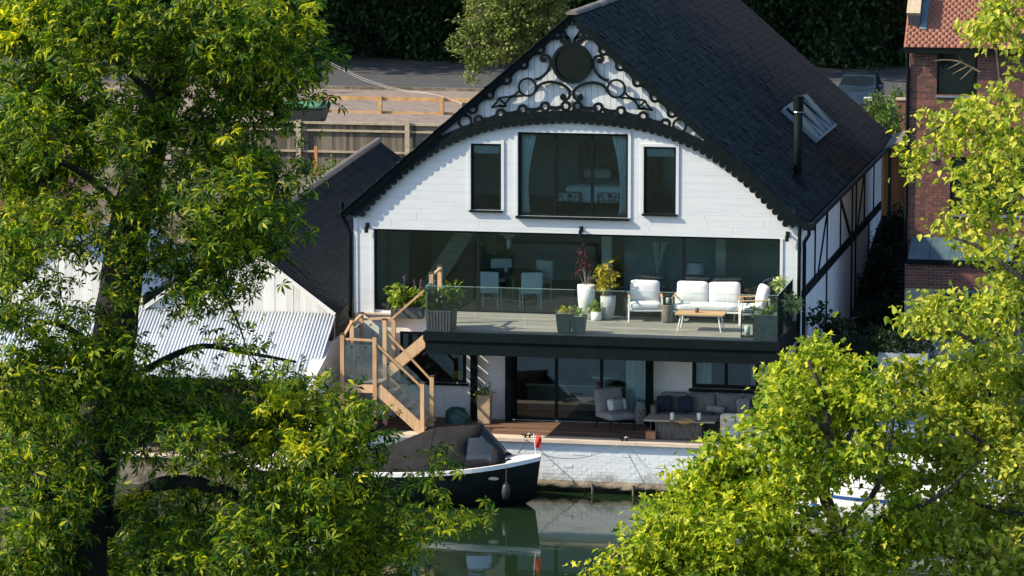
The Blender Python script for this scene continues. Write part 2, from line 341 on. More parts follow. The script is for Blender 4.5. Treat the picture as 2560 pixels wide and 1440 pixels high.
overlay(M['asphalt'], (.10,.10,.105), .6, (.4,2,1), .52, .75, strength=.5)
overlay(M['render'], (.48,.46,.44), 1.3, (3,3,.6), .55, .8, strength=.4)
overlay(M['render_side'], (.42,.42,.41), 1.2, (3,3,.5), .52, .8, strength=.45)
overlay(M['shedboard'], (.30,.29,.27), 1.2, (6,1,.5), .55, .8, strength=.6)
overlay(M['concrete'], (.035,.035,.018), 1.7, (1,1,1), .45, .65, strength=.8)
# leaves
M['lf_chest'] = leaf_mat('chestnut_leaf', [(.016,.052,.014),(.045,.115,.017),(.13,.22,.020),(.46,.47,.03)], trans=.52, warm=(1.3,1.3,.4))
M['lf_maple'] = leaf_mat('sunlit_maple_leaf', [(.05,.12,.012),(.20,.31,.02),(.40,.48,.035),(.64,.62,.06)], trans=.48, warm=(1.2,1.2,.4))
M['lf_lime'] = leaf_mat('yellow_green_leaf', [(.08,.15,.02),(.26,.35,.04),(.46,.50,.07),(.66,.62,.10)], trans=.48, warm=(1.2,1.2,.5))
M['lf_bush'] = leaf_mat('pale_bush_leaf', [(.09,.13,.035),(.15,.20,.05),(.24,.28,.08)], trans=.3)
M['lf_dark'] = leaf_mat('dark_hedge_leaf', [(.010,.026,.010),(.018,.042,.014),(.03,.06,.016)], trans=.25)
M['lf_mid'] = leaf_mat('mid_green_leaf', [(.03,.07,.018),(.07,.14,.025),(.15,.22,.035)], trans=.35)
M['lf_wood'] = leaf_mat('woodland_leaf', [(.012,.036,.016),(.024,.062,.022),(.045,.095,.025)], trans=.3)
M['lf_lightg'] = leaf_mat('light_green_leaf', [(.12,.20,.02),(.20,.29,.03),(.32,.36,.05)], trans=.35)
M['lf_yellow'] = leaf_mat('golden_leaf', [(.26,.24,.02),(.38,.33,.03),(.46,.38,.05)], trans=.35)
M['lf_red'] = leaf_mat('maroon_leaf', [(.05,.012,.016),(.09,.025,.028),(.16,.06,.05)], trans=.35, warm=(1.3,.8,.7))
M['lf_variegated'] = leaf_mat('variegated_leaf', [(.10,.20,.07),(.30,.38,.14),(.50,.52,.26)], trans=.3)
M['lf_rust'] = leaf_mat('rusty_leaf', [(.07,.03,.02),(.14,.05,.03),(.10,.07,.03)], trans=.3, warm=(1.2,.9,.6))
M['fl_purple'] = leaf_mat('purple_flower', [(.10,.03,.14),(.22,.09,.26),(.40,.22,.38)], trans=.3, warm=(1,.9,1))
M['lf_chest_lit'] = leaf_mat('sun_tinted_chestnut_leaf', [(.08,.16,.014),(.24,.34,.02),(.48,.52,.03),(.74,.66,.05)], trans=.52, warm=(1.25,1.2,.4))  # direct sun on the chestnut sprays put into brighter leaf colours
# ---------------------------------------------------------------- foliage generator
def tpl_simple():
    return (np.array([(0,0,0),(-.30,.48,.07),(0,.52,0),(.30,.48,.07),(0,1,-.10)], float), np.array([(0,2,1),(0,3,2),(1,2,4),(2,3,4)]))
def tpl_lobed():
    rim = [(0,0),(.24,.12),(.15,.30),(.42,.56),(.17,.58),(0,1.05),(-.17,.58),(-.42,.56),(-.15,.30),(-.24,.12)]
    V = [(0,.42,-.05)]+[(x,y,.38*abs(x)-.22*y*y+.03) for x, y in rim]
    return np.array(V), np.array([(0,1+i,1+(i+1)%10) for i in range(10)])
def tpl_palmate(n=6):
    V = []; T = []
    for k in range(n):
        a = R(-115+230*k/(n-1)); ln = 1.0-.30*abs(k-(n-1)/2)/((n-1)/2); b = len(V)
        base = [(0,.03,0),(-.155,.64,.06),(0,.64,-.02),(.155,.64,.06),(0,1,-.06)]
        for x, y, z in base:
            x *= ln; y *= ln; V.append((x*math.cos(a)+y*math.sin(a), -x*math.sin(a)+y*math.cos(a), z-.42*y*y))
        T += [(b,b+2,b+1),(b,b+3,b+2),(b+1,b+2,b+4),(b+2,b+3,b+4)]
    return np.array(V), np.array(T)
def tpl_blade():
    return (np.array([(-.03,0,0),(.03,0,0),(-.035,.5,.06),(.035,.5,.06),(0,1,-.05)], float), np.array([(0,1,3),(0,3,2),(2,3,4)]))
def tpl_broad():
    rim = [(0,0),(.27,.14),(.36,.40),(.24,.70),(0,1.05),(-.24,.70),(-.36,.40),(-.27,.14)]
    return np.array([(0,.45,-.06)]+[(x,y,.42*abs(x)-.25*y*y+.03) for x, y in rim]), np.array([(0,1+i,1+(i+1)%8) for i in range(8)])
TPL = {'broad': tpl_broad(), 'simple': tpl_simple(), 'lobed': tpl_lobed(), 'palmate': tpl_palmate(), 'blade': tpl_blade()}
def leaf_arrays(P, D, size, tpl, upbias=.6):
    """P positions, D outward directions, one leaf each."""
    V, T = TPL[tpl]; n = len(P)
    t = D + RNG.normal(0, .65, (n, 3)); t[:, 2] -= .25; t /= np.linalg.norm(t, axis=1, keepdims=True)
    nn = RNG.normal(0, .6, (n, 3)); nn[:, 2] += upbias+.4; nn -= t*(nn*t).sum(1, keepdims=True); nn /= np.linalg.norm(nn, axis=1, keepdims=True)
    b = np.cross(t, nn); s = (size*RNG.uniform(.45, 1.4, n))[:, None, None]
    W = P[:, None, :] + s*(V[None, :, 0:1]*b[:, None, :] + V[None, :, 1:2]*t[:, None, :] + V[None, :, 2:3]*nn[:, None, :])
    TT = (T[None] + (np.arange(n)*len(V))[:, None, None]).reshape(-1, 3)
    return W.reshape(-1, 3), TT
def clump_points(blobs, tip_density, per_tip, sigma):
    """blobs: (centre, (rx,ry,rz), density). Twig tips fill each blob, leaves gather round the tips."""
    P = []; D = []; tips = []
    for c, r, w in blobs:
        c = np.array(c, float); r = np.array(r, float)
        k = max(2, int(tip_density*w*(r[0]*r[2])*(.6+r[1])))
        u = RNG.normal(0, 1, (k, 3)); u /= np.linalg.norm(u, axis=1, keepdims=True)
        rad = RNG.uniform(.12, 1, (k, 1))**.5; tp = c + u*rad*r; tips.append((c, tp))
        for q, d in zip(tp, u):
            m = max(2, int(per_tip*RNG.uniform(.6, 1.4)))
            P.append(q + RNG.normal(0, 1, (m, 3))*sigma*np.array([1, 1, .7])); dd = d*.5+RNG.normal(0, .6, (m, 3)); D.append(dd)
    P = np.concatenate(P); D = np.concatenate(D); D /= np.linalg.norm(D, axis=1, keepdims=True)
    return P, D, tips
def foliage(name, parent, blobs, material, size, tpl='simple', tip_density=30, per_tip=12, sigma=.12, kind=None, upbias=.6, sub=None):
    P, D, tips = clump_points(blobs, tip_density, per_tip, sigma)
    W, T = leaf_arrays(P, D, size, tpl, upbias)
    o = obj(name, arr_mesh(name, W, T, material), parent)
    if kind: o['kind'] = kind
    print('LEAVES', name, len(P)); return o, tips
def twigs(name, parent, tips, material, r0=.02, frac=1.0, n=4):
    mb = MB()
    for c, tp in tips:
        for q in tp:
            if random.random() > frac: continue
            c_ = Vector(c); q_ = Vector(q); mid = (c_+q_)/2 + Vector((random.uniform(-.06,.06), random.uniform(-.06,.06), random.uniform(-.1,.04)))
            mb.tube([c_, mid, q_], [r0, r0*.7, r0*.35], n=n, cap=False)
    return mb.build(name, material, parent, kind='stuff') if mb.v else None
def limb(mb, pts, r0, r1, n=8, wob=.0):
    pts = [Vector(p) for p in pts]; out = []
    for i in range(len(pts)-1):        # Catmull-Rom, 5 steps
        p0 = pts[max(i-1,0)]; p1 = pts[i]; p2 = pts[i+1]; p3 = pts[min(i+2, len(pts)-1)]
        for k in range(5):
            t = k/5; out.append(.5*((2*p1)+(p2-p0)*t+(2*p0-5*p1+4*p2-p3)*t*t+(3*p1-p0-3*p2+p3)*t**3))
    out.append(pts[-1])
    if wob: out = [p+Vector((random.uniform(-wob,wob), random.uniform(-wob,wob), 0)) for p in out]
    m = len(out); mb.tube(out, [r0+(r1-r0)*(i/(m-1)) for i in range(m)], n=n); return out

# ---------------------------------------------------------------- levels
ZT = 0.15; ZW = -1.07; ZD = 2.70; ZB = 3.0         # terrace, water, balcony deck, ground behind the houses
QY = -2.40                                          # quay front
WX = 10.63; CX = 5.25; ZA = 9.80; EX = 5.50; ZE = 5.06   # wall width, ridge x, ridge z, eave half-width, eave z
def roof_z(x): return ZA - abs(x-CX)*(ZA-ZE)/EX

# ---------------------------------------------------------------- setting
def sheet(name, xs, ys, zf, m, kind='structure'):
    V = [(x, y, zf(x, y)) for y in ys for x in xs]; nx = len(xs)
    Fq = [(j*nx+i, j*nx+i+1, (j+1)*nx+i+1, (j+1)*nx+i) for j in range(len(ys)-1) for i in range(nx-1)]
    o = obj(name, arr_mesh(name, V, Fq, m, True)); o['kind'] = kind; return o
def sstep(a, b, t): t = max(0, min(1, (t-a)/(b-a))); return t*t*(3-2*t)
def gz(x, y):
    h = .10+2.9*sstep(22.5, 26.5, y)
    if x > 11: h = max(h, .10+2.9*sstep(4, 21, y))
    return h
sheet('ground', [-400,-120,-60,-30]+list(np.arange(-20, 31, 1.7))+[60,120,400], [-.6,.0,2]+list(np.arange(3, 30, 1.2))+[40,60,80,120,250,900], lambda x, y: gz(x, y)-.06, M['earth'])
sheet('near_bank', [-400,-60,-30,-10,0,10,20,30,60,400], [-900,-300,-120,-80,-60,-45,-34,-30,-27,-25.5,-25], lambda x, y: -.1 if y < -33 else -.1-1.3*sstep(-33, -25, y)-(.6 if y > -25.2 else 0), M['grass'])
w_m = bpy.data.materials.new('river_water'); w_m.use_nodes = True
_b = w_m.node_tree.nodes['Principled BSDF']; _b.inputs['Base Color'].default_value = (.010,.022,.009,1); _b.inputs['Roughness'].default_value = .035; _b.inputs['IOR'].default_value = 1.333
_tc = w_m.node_tree.nodes.new('ShaderNodeTexCoord'); _mp = w_m.node_tree.nodes.new('ShaderNodeMapping'); _mp.inputs['Scale'].default_value = (.55,1.3,1)
_nz = w_m.node_tree.nodes.new('ShaderNodeTexNoise'); _nz.inputs['Scale'].default_value = 1.1; _nz.inputs['Detail'].default_value = 6
_bp = w_m.node_tree.nodes.new('ShaderNodeBump'); _bp.inputs['Strength'].default_value = .12; _bp.inputs['Distance'].default_value = .05
for a, b in ((_tc.outputs['Object'], _mp.inputs[0]), (_mp.outputs[0], _nz.inputs['Vector']), (_nz.outputs['Fac'], _bp.inputs['Height']), (_bp.outputs[0], _b.inputs['Normal'])): w_m.node_tree.links.new(a, b)
sheet('river_water', [-400,-100,-30,0,30,100,400], [-26.5,-15,-8,-2.0], lambda x, y: ZW, w_m)
road = sheet('road', [-300,-60,0,60,300], [56.0,58,64,68.5], lambda x, y: ZB+.03, M['asphalt'])
verge = sheet('gravel_verge', [-300,-60,-20,0,20,60,300], [29,34,42,50,55.8], lambda x, y: ZB+.0, M['pave'])
kb = MB(); kb.box(-300, 300, 55.8, 56.0, ZB-.2, ZB+.12); kb.build('road_kerb', M['concrete'], None, kind='structure')
# pale yard beside the sheds on the left
sheet('gravel_yard', [-40,-30,-20,-12,-7.2], [6,10,16,22,23.6], lambda x, y: .12+.6*sstep(17, 23, y), M['pave'])

# terrace with its boards
ter = MB(); ter.box(-.4, 20, QY+.06, -.02, -.5, ZT-.032); ter = ter.build('terrace', M['dark'], None, kind='structure')
ys = np.arange(QY+.36, -.03, .145)
for i, y in enumerate(ys):
    x0 = -.4; 
    while x0 < 12.5:
        x1 = min(12.6, x0+random.uniform(2.4, 3.8))
        mb = MB(); mb.box(x0+.004, x1-.004, y+.005, min(y+.14, -.02), ZT-.03, ZT+random.uniform(-.003,.003)); mb.build('plank', M['decking'], ter); x0 = x1

# ---------------------------------------------------------------- quay wall of white painted bricks
qw = thing('quay_wall', 'white painted brick quay wall rising from the river below the terrace', 'wall', (5, QY, -1.6))
mb = MB(); mb.box(-.6, 12.4, QY+.0095, QY+.34, -.80, .085); mb.build('mortar_core', M['wmortar'], qw)
mb = MB(); mb.box(-.6, 12.4, QY+.10, QY+.34, -1.6, -.802); mb.build('footing', M['slime'], qw)
bw, bh = .225, .075; nrow = 12; zb0 = -.80
brick_me = []
for k in range(4):
    b_ = MB(); jx = [random.uniform(-.006,.006) for _ in range(8)]
    b_.box(-.1095,.1095,.006,.09,.0035,.0715); b_.v = [(x+random.uniform(-.003,.003), y+random.uniform(-.003,.002), z+random.uniform(-.003,.003)) for x, y, z in b_.v]
    brick_me.append(b_.mesh('brick', M['wbrick']))
spots = []
for r_ in range(nrow):
    x = -.6+(bw/2 if r_ % 2 else 0)
    while x < 12.2:
        spots.append((x+bw/2, r_)); x += bw
vis = sorted(spots, key=lambda s_: abs(s_[0]-7.3))
rest = MB()
for i, (x, r_) in enumerate(vis):
    off = random.choice([0,0,0,.0015,-.002,-.003,.002]); z = zb0+r_*bh
    if r_ in (4, 5, 8) and random.random() < .22: off -= .011
    if i < 300:
        o = obj('brick', brick_me[i % 4], qw); o.location = (x, QY+off, z)
    else:
        rest.box(x-.1095, x+.1095, QY+.006+off, QY+.06, z+.0035, z+.0715)
rest.build('brick_courses', M['wbrick'], qw, kind='stuff')
for i in range(5):
    x0 = -.6+i*2.6; mb = MB(); mb.box(x0+.004, x0+2.596, QY-.10, QY+.345, .086, ZT+.012); mb.build('coping_board', M['coping'], qw)
# crumbling concrete ledge and dark footing at the waterline
xs = np.arange(-.6, 12.6, .16); mb = MB(); prof = []
V = []; nf = 7
for x in xs:
    j = lambda s_: random.uniform(-s_, s_)
    V += [(x, QY+.03, -.80), (x+j(.02), QY-.05+j(.03), -.815+j(.02)), (x, QY-.11+j(.04), -.87+j(.03)), (x, QY-.10+j(.05), -.95+j(.03)), (x, QY+.00+j(.05), -1.0+j(.03)), (x, QY+.02, -1.3), (x, QY+.03, -1.5)]
Fq = [(i*nf+k, i*nf+k+1, (i+1)*nf+k+1, (i+1)*nf+k) for i in range(len(xs)-1) for k in range(nf-1)]
me = arr_mesh('ledge', V, [f[::-1] for f in Fq], M['concrete']); me.materials.append(M['slime'])
for p in me.polygons:
    if p.center.z < -.955: p.material_index = 1
obj('concrete_ledge', me, qw)
for px in (1480, 1582, 1700):
    c = at_y(px, 1200, QY-.12); mb = MB(); mb.tube([(c[0], QY-.13, -.83), (c[0]+.02, QY-.16, -.95), (c[0]+.01, QY-.15, -1.3)], [.035,.03,.025], n=6); mb.build('mooring_stub', M['concrete'], qw)

# ---------------------------------------------------------------- the boat house
H = thing('boat_house', 'white boarded gabled house with black scrollwork, dark roof and glazed balcony', 'house', (5.3, 0, 0))
OPEN = {'balcony': (.47, 10.15, 2.68, 4.62), 'big': (3.95, 6.57, 5.02, 6.99), 'nl': (2.82, 3.55, 5.13, 6.70), 'nr': (6.94, 7.70, 5.14, 6.71)}
gx = lambda px, py: at_y(px, py, 0)
fl = gx(1000, 880); fr = gx(1166, 955)
OPEN['gl'] = (fl[0], fr[0], gx(1160,958)[2], 2.18)
OPEN['door'] = (gx(1280,1000)[0], gx(1619,1000)[0], ZT, 2.16)
OPEN['gr'] = (gx(1730,930)[0], gx(1898,930)[0], gx(1800,972)[2], 2.14)
def wall_strips(zlist, yfront, yback, mk, x0=0.0, x1=WX):
    for a, b in zip(zlist[:-1], zlist[1:]):
        iv = [(x0, x1)]
        for ox0, ox1, oz0, oz1 in OPEN.values():
            if oz0 < (a+b)/2 < oz1:
                nv = []
                for s_, e_ in iv:
                    if ox1 <= s_ or ox0 >= e_: nv.append((s_, e_)); continue
                    if ox0 > s_: nv.append((s_, ox0))
                    if ox1 < e_: nv.append((ox1, e_))
                iv = nv
        hwa = (ZA-.12-a)*EX/(ZA-ZE); hwb = (ZA-.12-b)*EX/(ZA-ZE)
        for s_, e_ in iv:
            la, lb = max(s_, CX-hwa), max(s_, CX-hwb); ra, rb = min(e_, CX+hwa), min(e_, CX+hwb)
            if ra-la < .02: continue
            if rb < lb: lb = rb = (lb+rb)/2
            mk([(la,a),(ra,a),(rb,b),(lb,b)], yfront, yback)
zed = sorted({round(v, 4) for o in OPEN.values() for v in o[2:]} | {-.4, 2.3, 2.62, 4.9, 5.05, 7.3, 8.2, 9.0, 9.68})
core = MB(); wall_strips(zed, .032, .20, lambda p, a, b: core.xz(p, a, b)); FWALL = core.build('front_wall', M['render'], H)
gfl = MB(); wall_strips([z for z in zed if z <= 2.62], .0, .030, lambda p, a, b: gfl.xz(p, a, b)); gfl.build('ground_floor_render', M['render'], FWALL)
zz = [2.62]
while zz[-1] < 7.25:
    zz.append(zz[-1]+.172)
brd = sorted(set(zz) | set())
def clap(p, a, b):
    mb = MB(); x0, x1 = p[0][0], p[1][0]; g = .0014
    (la, za), (ra, _), (rb, zb), (lb, _) = p
    lo_, hi_ = max(la, lb), min(ra, rb)
    if hi_-lo_ > 2.6:                      # butt joint somewhere along a long run
        c_ = random.uniform(lo_+.8, hi_-.8)
        clap([(la,za),(c_-.002,za),(c_-.002,zb),(lb,zb)], a, b); clap([(c_+.002,za),(ra,za),(rb,zb),(c_+.002,zb)], a, b); return
    mb.add([(la,-.016,za+g),(ra,-.016,za+g),(rb,-.015,zb),(lb,-.015,zb),(la,.03,za+g),(ra,.03,za+g),(rb,.03,zb),(lb,.03,zb)],
           [(0,1,2,3),(7,6,5,4),(1,0,4,5),(2,1,5,6),(3,2,6,7),(0,3,7,4)])
    mb.build('cladding_board', M['white'], FWALL)
allz = sorted(set([round(z, 4) for z in zz]) | {round(v, 4) for k, o in OPEN.items() if k in ('balcony','big','nl','nr') for v in o[2:] if 2.7 < v < 7.3})
allz2 = [allz[0]]
for z in allz[1:]:
    if z-allz2[-1] > .03: allz2.append(z)
wall_strips(allz2, 0, 0, clap)
for x in np.arange(CX-2.85, CX+2.8, .15):
    xa, xb = x+.004, x+.146; za, zb = min(roof_z(xa), 9.75)-.14, min(roof_z(xb), 9.75)-.14; z0 = allz2[-1]+.003
    if min(za, zb) > z0+.05:
        mb = MB(); poly = [(xa,z0),(xb,z0),(xb,zb),(xa,za)]
        if xa < CX < xb: poly = [(xa,z0),(xb,z0),(xb,zb),(CX,ZA-.14),(xa,za)]
        mb.xz(poly, -.018+random.uniform(-.001,.001), .03); mb.build('gable_board', M['white'], FWALL)
# white corner boards and architraves
def arch_frame(o, w=.07, y0=-.045, bottom=False):
    x0, x1, z0, z1 = o
    for q in ((x0-w, x0-.002, z0, z1+w), (x1+.002, x1+w, z0, z1+w), (x0-.001, x1+.001, z1+.002, z1+w-.002)):
        mb = MB(); mb.box(q[0], q[1], y0, .02, q[2], q[3]); mb.build('architrave', M['white'], FWALL)
for k in ('big','nl','nr'): arch_frame(OPEN[k])
for x0, x1 in ((-.02,.07),(WX-.07,WX+.02),(.40,.468),(10.152,10.22)):
    mb = MB(); mb.box(x0, x1, -.04, .03, 2.60, 4.62 if .3 < x0 < 10.3 else 5.0); mb.build('corner_board', M['white'], FWALL)

# side walls
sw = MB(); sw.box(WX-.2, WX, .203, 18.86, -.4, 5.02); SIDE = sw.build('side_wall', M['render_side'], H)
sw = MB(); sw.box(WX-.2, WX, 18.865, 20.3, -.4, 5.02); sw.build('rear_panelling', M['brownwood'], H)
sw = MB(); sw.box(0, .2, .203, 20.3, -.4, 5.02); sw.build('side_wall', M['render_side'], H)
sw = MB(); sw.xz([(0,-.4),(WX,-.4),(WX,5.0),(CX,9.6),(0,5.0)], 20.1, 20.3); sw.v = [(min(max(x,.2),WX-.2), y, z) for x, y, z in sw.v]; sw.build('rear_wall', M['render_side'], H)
def side_pt(px, py): p = at_x(px, py, WX); return (WX+.012, p[1], p[2])
def timber(a, b, w=.11):
    mb = MB(); p = side_pt(*a); q = side_pt(*b); mb.bar(p, q, .03, w, up=(0, -(q[2]-p[2]), q[1]-p[1]) if abs(q[1]-p[1]) > .01 else (0,1,0)); mb.build('timber', M['black'], SIDE)
q0, q1 = side_pt(2014, 747), side_pt(2200, 531)
mb = MB(); mb.box(WX+.001, WX+.035, .21, q1[1], 3.17, 3.40); mb.build('timber_rail', M['black'], SIDE)
def vtim(px, z0, z1, w=.11):
    y = at_x(px, 560, WX)[1]
    mb = MB(); mb.box(WX+.001, WX+.03, y-w/2, y+w/2, z0, z1); mb.build('timber', M['black'], SIDE)
for px in (2037, 2067, 2100, 2129, 2138.5, 2159, 2182): vtim(px, 3.4, side_pt(px, 0)[2] if False else {2037:4.78,2067:4.78,2100:4.8,2129:4.8,2138.5:4.8,2159:4.8,2182:4.8}[px])
for px in (2067, 2129, 2138.5, 2171): vtim(px, gz(11.5, at_x(px,560,WX)[1])-.1, 3.17)
timber((2066,536),(2043,690)); timber((2101,500),(2129,604), .14); timber((2159,438),(2141,580), .11)

# roof
RF = MB()
for sgn in (-1, 1):
    e = (CX+sgn*EX, ZE); t = .14
    RF.add([(CX,-.15,ZA-.02),(CX,20.55,ZA-.02),(e[0],20.55,e[1]-.02),(e[0],-.15,e[1]-.02),(CX,-.15,ZA-.02-t),(CX,20.55,ZA-.02-t),(e[0],20.55,e[1]-.02-t),(e[0],-.15,e[1]-.02-t)],
           [(0,1,2,3),(7,6,5,4),(3,2,6,7),(0,3,7,4),(2,1,5,6)])
ROOF = RF.build('roof', M['black'], H)
def tile_array(O, U, Vv, Nn, lu, lv, tw, th, thick, jit=.004, lift=.022, gap=.004):
    """rectangular tiles laid in courses: O eave corner, U along the eave, Vv up the slope, Nn out of it."""
    O, U, Vv, Nn = map(np.array, (O, U, Vv, Nn)); out = []; rows = int(lv/th)
    for r_ in range(rows):
        off = (tw/2 if r_ % 2 else 0); cols = int(lu/tw)+1
        for c_ in range(cols):
            u0 = c_*tw-off; u1 = u0+tw
            u0 = max(u0, 0); u1 = min(u1, lu)
            if u1-u0 < .04: continue
            out.append((u0+gap/2, u1-gap/2, r_*th, min(r_*th+th*1.35, lv)))
    A = np.array(out); n = len(A)
    lo = lift+RNG.normal(0, jit, n).clip(-jit*1.5, jit*4); hi = np.full(n, .004)+thick*0
    sk = RNG.normal(0, .004, n)
    def P(u, v, h): return O+np.outer(u, U)+np.outer(v, Vv)+np.outer(h, Nn)
    vs = np.stack([P(A[:,0], A[:,2]+sk, lo-thick), P(A[:,1], A[:,2]-sk, lo-thick), P(A[:,1], A[:,3], hi-.003), P(A[:,0], A[:,3], hi-.003),
                   P(A[:,0], A[:,2]+sk, lo), P(A[:,1], A[:,2]-sk, lo), P(A[:,1], A[:,3], hi+.004), P(A[:,0], A[:,3], hi+.004)], 1).reshape(-1, 3)
    Fq = np.array([(4,5,6,7),(0,1,5,4),(1,2,6,5),(3,0,4,7)])
    return vs, (Fq[None]+(np.arange(n)*8)[:, None, None]).reshape(-1, 4)
sl = math.hypot(EX, ZA-ZE)
for sgn in (1, -1):
    Vv = np.array([-sgn*EX, 0, ZA-ZE])/sl; Nn = np.array([sgn*(ZA-ZE), 0, EX])/sl
    O = np.array([CX+sgn*(EX+.05), -.185 if sgn > 0 else 20.56, ZE-.06]); U = np.array([0, sgn*1.0, 0])
    vs, fq = tile_array(O, U, Vv, Nn, 20.8, sl+.02, .27, .20, .014, jit=.007)
    if sgn < 0: fq = fq
    obj('roof_tiles', arr_mesh('roof_tiles', vs, fq, M['slate']), ROOF, kind='stuff')
rt = MB(); n = 9
prof = [(math.cos(math.pi*k/(n-1))*.14, math.sin(math.pi*k/(n-1))*.10-.02) for k in range(n)]
rt.prism([(x, 0, z) for x, z in prof], (0, .46, 0)); rme = rt.mesh('ridge_tile', M['ridge'], False)
for k in range(45):
    o = obj('ridge_tile', rme, ROOF); o.location = (CX+random.uniform(-.006,.006), -.20+k*.462, ZA-.02+random.uniform(-.004,.006))
# rooflight with glass strips and lead, on the right-hand slope
slopeN = Vector(((ZA-ZE), 0, EX)).normalized(); slopeV = Vector((-EX, 0, ZA-ZE)).normalized()
E0 = Vector((CX+EX, 0, ZE))
def on_slope(px, py, h=0.0):
    r = Vector(ray(px, py)); c = Vector(CAM); p0 = E0+slopeN*h; t = (p0-c).dot(slopeN)/r.dot(slopeN); return c+r*t
RL = MB()
A_, B_, C_, D_ = on_slope(1962,262,.03), on_slope(2040,262,.03), on_slope(2106,294,.03), on_slope(2056,354,.03)
mid1 = (A_+D_)/2
def slab(pts, h, name, m, parent, base=.02):
    mb = MB(); mb.prism([p+slopeN*base for p in pts], slopeN*h); return mb.build(name, m, parent)
def uv(u, v): return E0+Vector((0,1,0))*u+slopeV*v        # along the eave / up the slope
cR = on_slope(2020, 300); u0 = cR.y; v0 = (cR-E0).dot(slopeV)
RLT = MB(); 
for (a, b, c_, d_) in ((u0-2.0,u0+2.0,v0-.62,v0-.56),(u0-2.0,u0+2.0,v0+.56,v0+.62),(u0-2.06,u0-2.0,v0-.62,v0+.62),(u0+2.0,u0+2.06,v0-.62,v0+.62)):
    RLT.prism([uv(a,c_),uv(b,c_),uv(b,d_),uv(a,d_)], slopeN*.12)
ROOFL = RLT.build('rooflight', M['lead'], H)
M['skyglass'] = glass_mat('rooflight_glass', (.25,.32,.36), 1.0, ior=1.9, milk=.45, milkcol=(.42,.49,.53))  # pale milk paints the reflected sky into the panes
for k in range(5):
    a = u0-1.98+k*.795
    mb = MB(); tl = slopeN*(.05+.02*(k % 2)); tl2 = slopeN*(.05+.16*((k+1) % 2))
    mb.prism([uv(a+.02,v0-.55)+tl, uv(a+.775,v0-.55)+tl, uv(a+.775,v0+.55)+tl2, uv(a+.02,v0+.55)+tl2], slopeN*.012); mb.build('pane', M['skyglass'], ROOFL)
    mb = MB(); mb.bar(uv(a+.787,v0-.56)+slopeN*.10, uv(a+.787,v0+.56)+slopeN*.16, .035, .05, up=slopeN); mb.build('glazing_bar', M['lead'], ROOFL)
# stove flue
fb = on_slope(1994, 452); ft = at_y(1996, 240, fb.y)
FL = MB(); FL.tube([(fb.x, fb.y, fb.z-.25), (fb.x, fb.y, ft[2]-.35)], .105, 14); FLU = FL.build('stove_flue', M['black'], H, smooth=True)
mb = MB(); mb.lathe([(.125,0),(.125,.34),(.10,.35)], (fb.x, fb.y, ft[2]-.35), 14); mb.build('flue_cap', M['black'], FLU)
mb = MB(); mb.lathe([(.118,0),(.125,.015),(.118,.03)], (fb.x, fb.y, ft[2]-.40), 14); mb.build('band_clamp', M['steel'], FLU)
mb = MB(); mb.lathe([(.30,-.25),(.13,.08),(.11,.15)], (fb.x, fb.y, fb.z), 14); mb.build('flashing_collar', M['black'], FLU)

# ---------------------------------------------------------------- bargeboard scrollwork (sawn black timber standing off the wall)
BY0, BY1 = -.150, -.104
BG = MB()
def bp(px, py): p = at_y(px, py, BY0); return (p[0], p[2])
for sgn in (-1, 1):   # plain verge boards
    a = (CX, ZA+.02); b = (CX+sgn*(EX+.02), ZE-.02); nn = Vector((sgn*(ZA-ZE), EX)).normalized()
    BG.xz([a, b, (b[0]-nn.x*.15, b[1]-nn.y*.19), (CX, ZA-.19)], BY0-.02, BY1+.004)
BARGE = BG.build('bargeboard', M['black'], H)
low = [bp(*p) for p in ((890,546),(925,506),(965,467),(1005,431),(1050,396),(1100,364),(1150,341),(1200,323),(1260,309),(1330,301),(1430,297))]
xm = CX
def mir(p): return (2*xm-p[0], p[1])
dz_fix = low[-1][1]
left = low[:-1]; full = left+[(xm, dz_fix)]+[mir(p) for p in left[::-1]]
def resample(P, n):
    P = np.array(P); d = np.r_[0, np.cumsum(np.linalg.norm(np.diff(P, axis=0), axis=1))]; t = np.linspace(0, d[-1], n)
    return np.c_[np.interp(t, d, P[:,0]), np.interp(t, d, P[:,1])]
arcp = resample(full, 61); nrm = np.gradient(arcp, axis=0); nrm = np.c_[-nrm[:,1], nrm[:,0]]; nrm /= np.linalg.norm(nrm, axis=1)[:, None]
mb = MB(); mb.ribbon([tuple(p) for p in arcp+nrm*.11], .18, BY0+.006, BY1-.002); mb.build('arch_band', M['black'], BARGE)
teeth = resample(full, 66)
tt = np.gradient(teeth, axis=0); tt /= np.linalg.norm(tt, axis=1)[:, None]; tn = np.c_[-tt[:,1], tt[:,0]]
for i in range(1, 65):       # scalloped lower edge, one tooth each
    p = teeth[i]; a = tt[i]; nn = tn[i]; r_ = .095
    poly = [tuple(p+nn*.05-a*r_), tuple(p-a*r_)]+[tuple(p - a*r_*math.cos(math.pi*k/5) - nn*.115*math.sin(math.pi*k/5)) for k in range(1, 5)]+[tuple(p+a*r_*.85), tuple(p+nn*.05+a*r_)]
    mb = MB(); mb.xz(poly, BY0+.01, BY1-.006); mb.build('scallop', M['black'], BARGE)
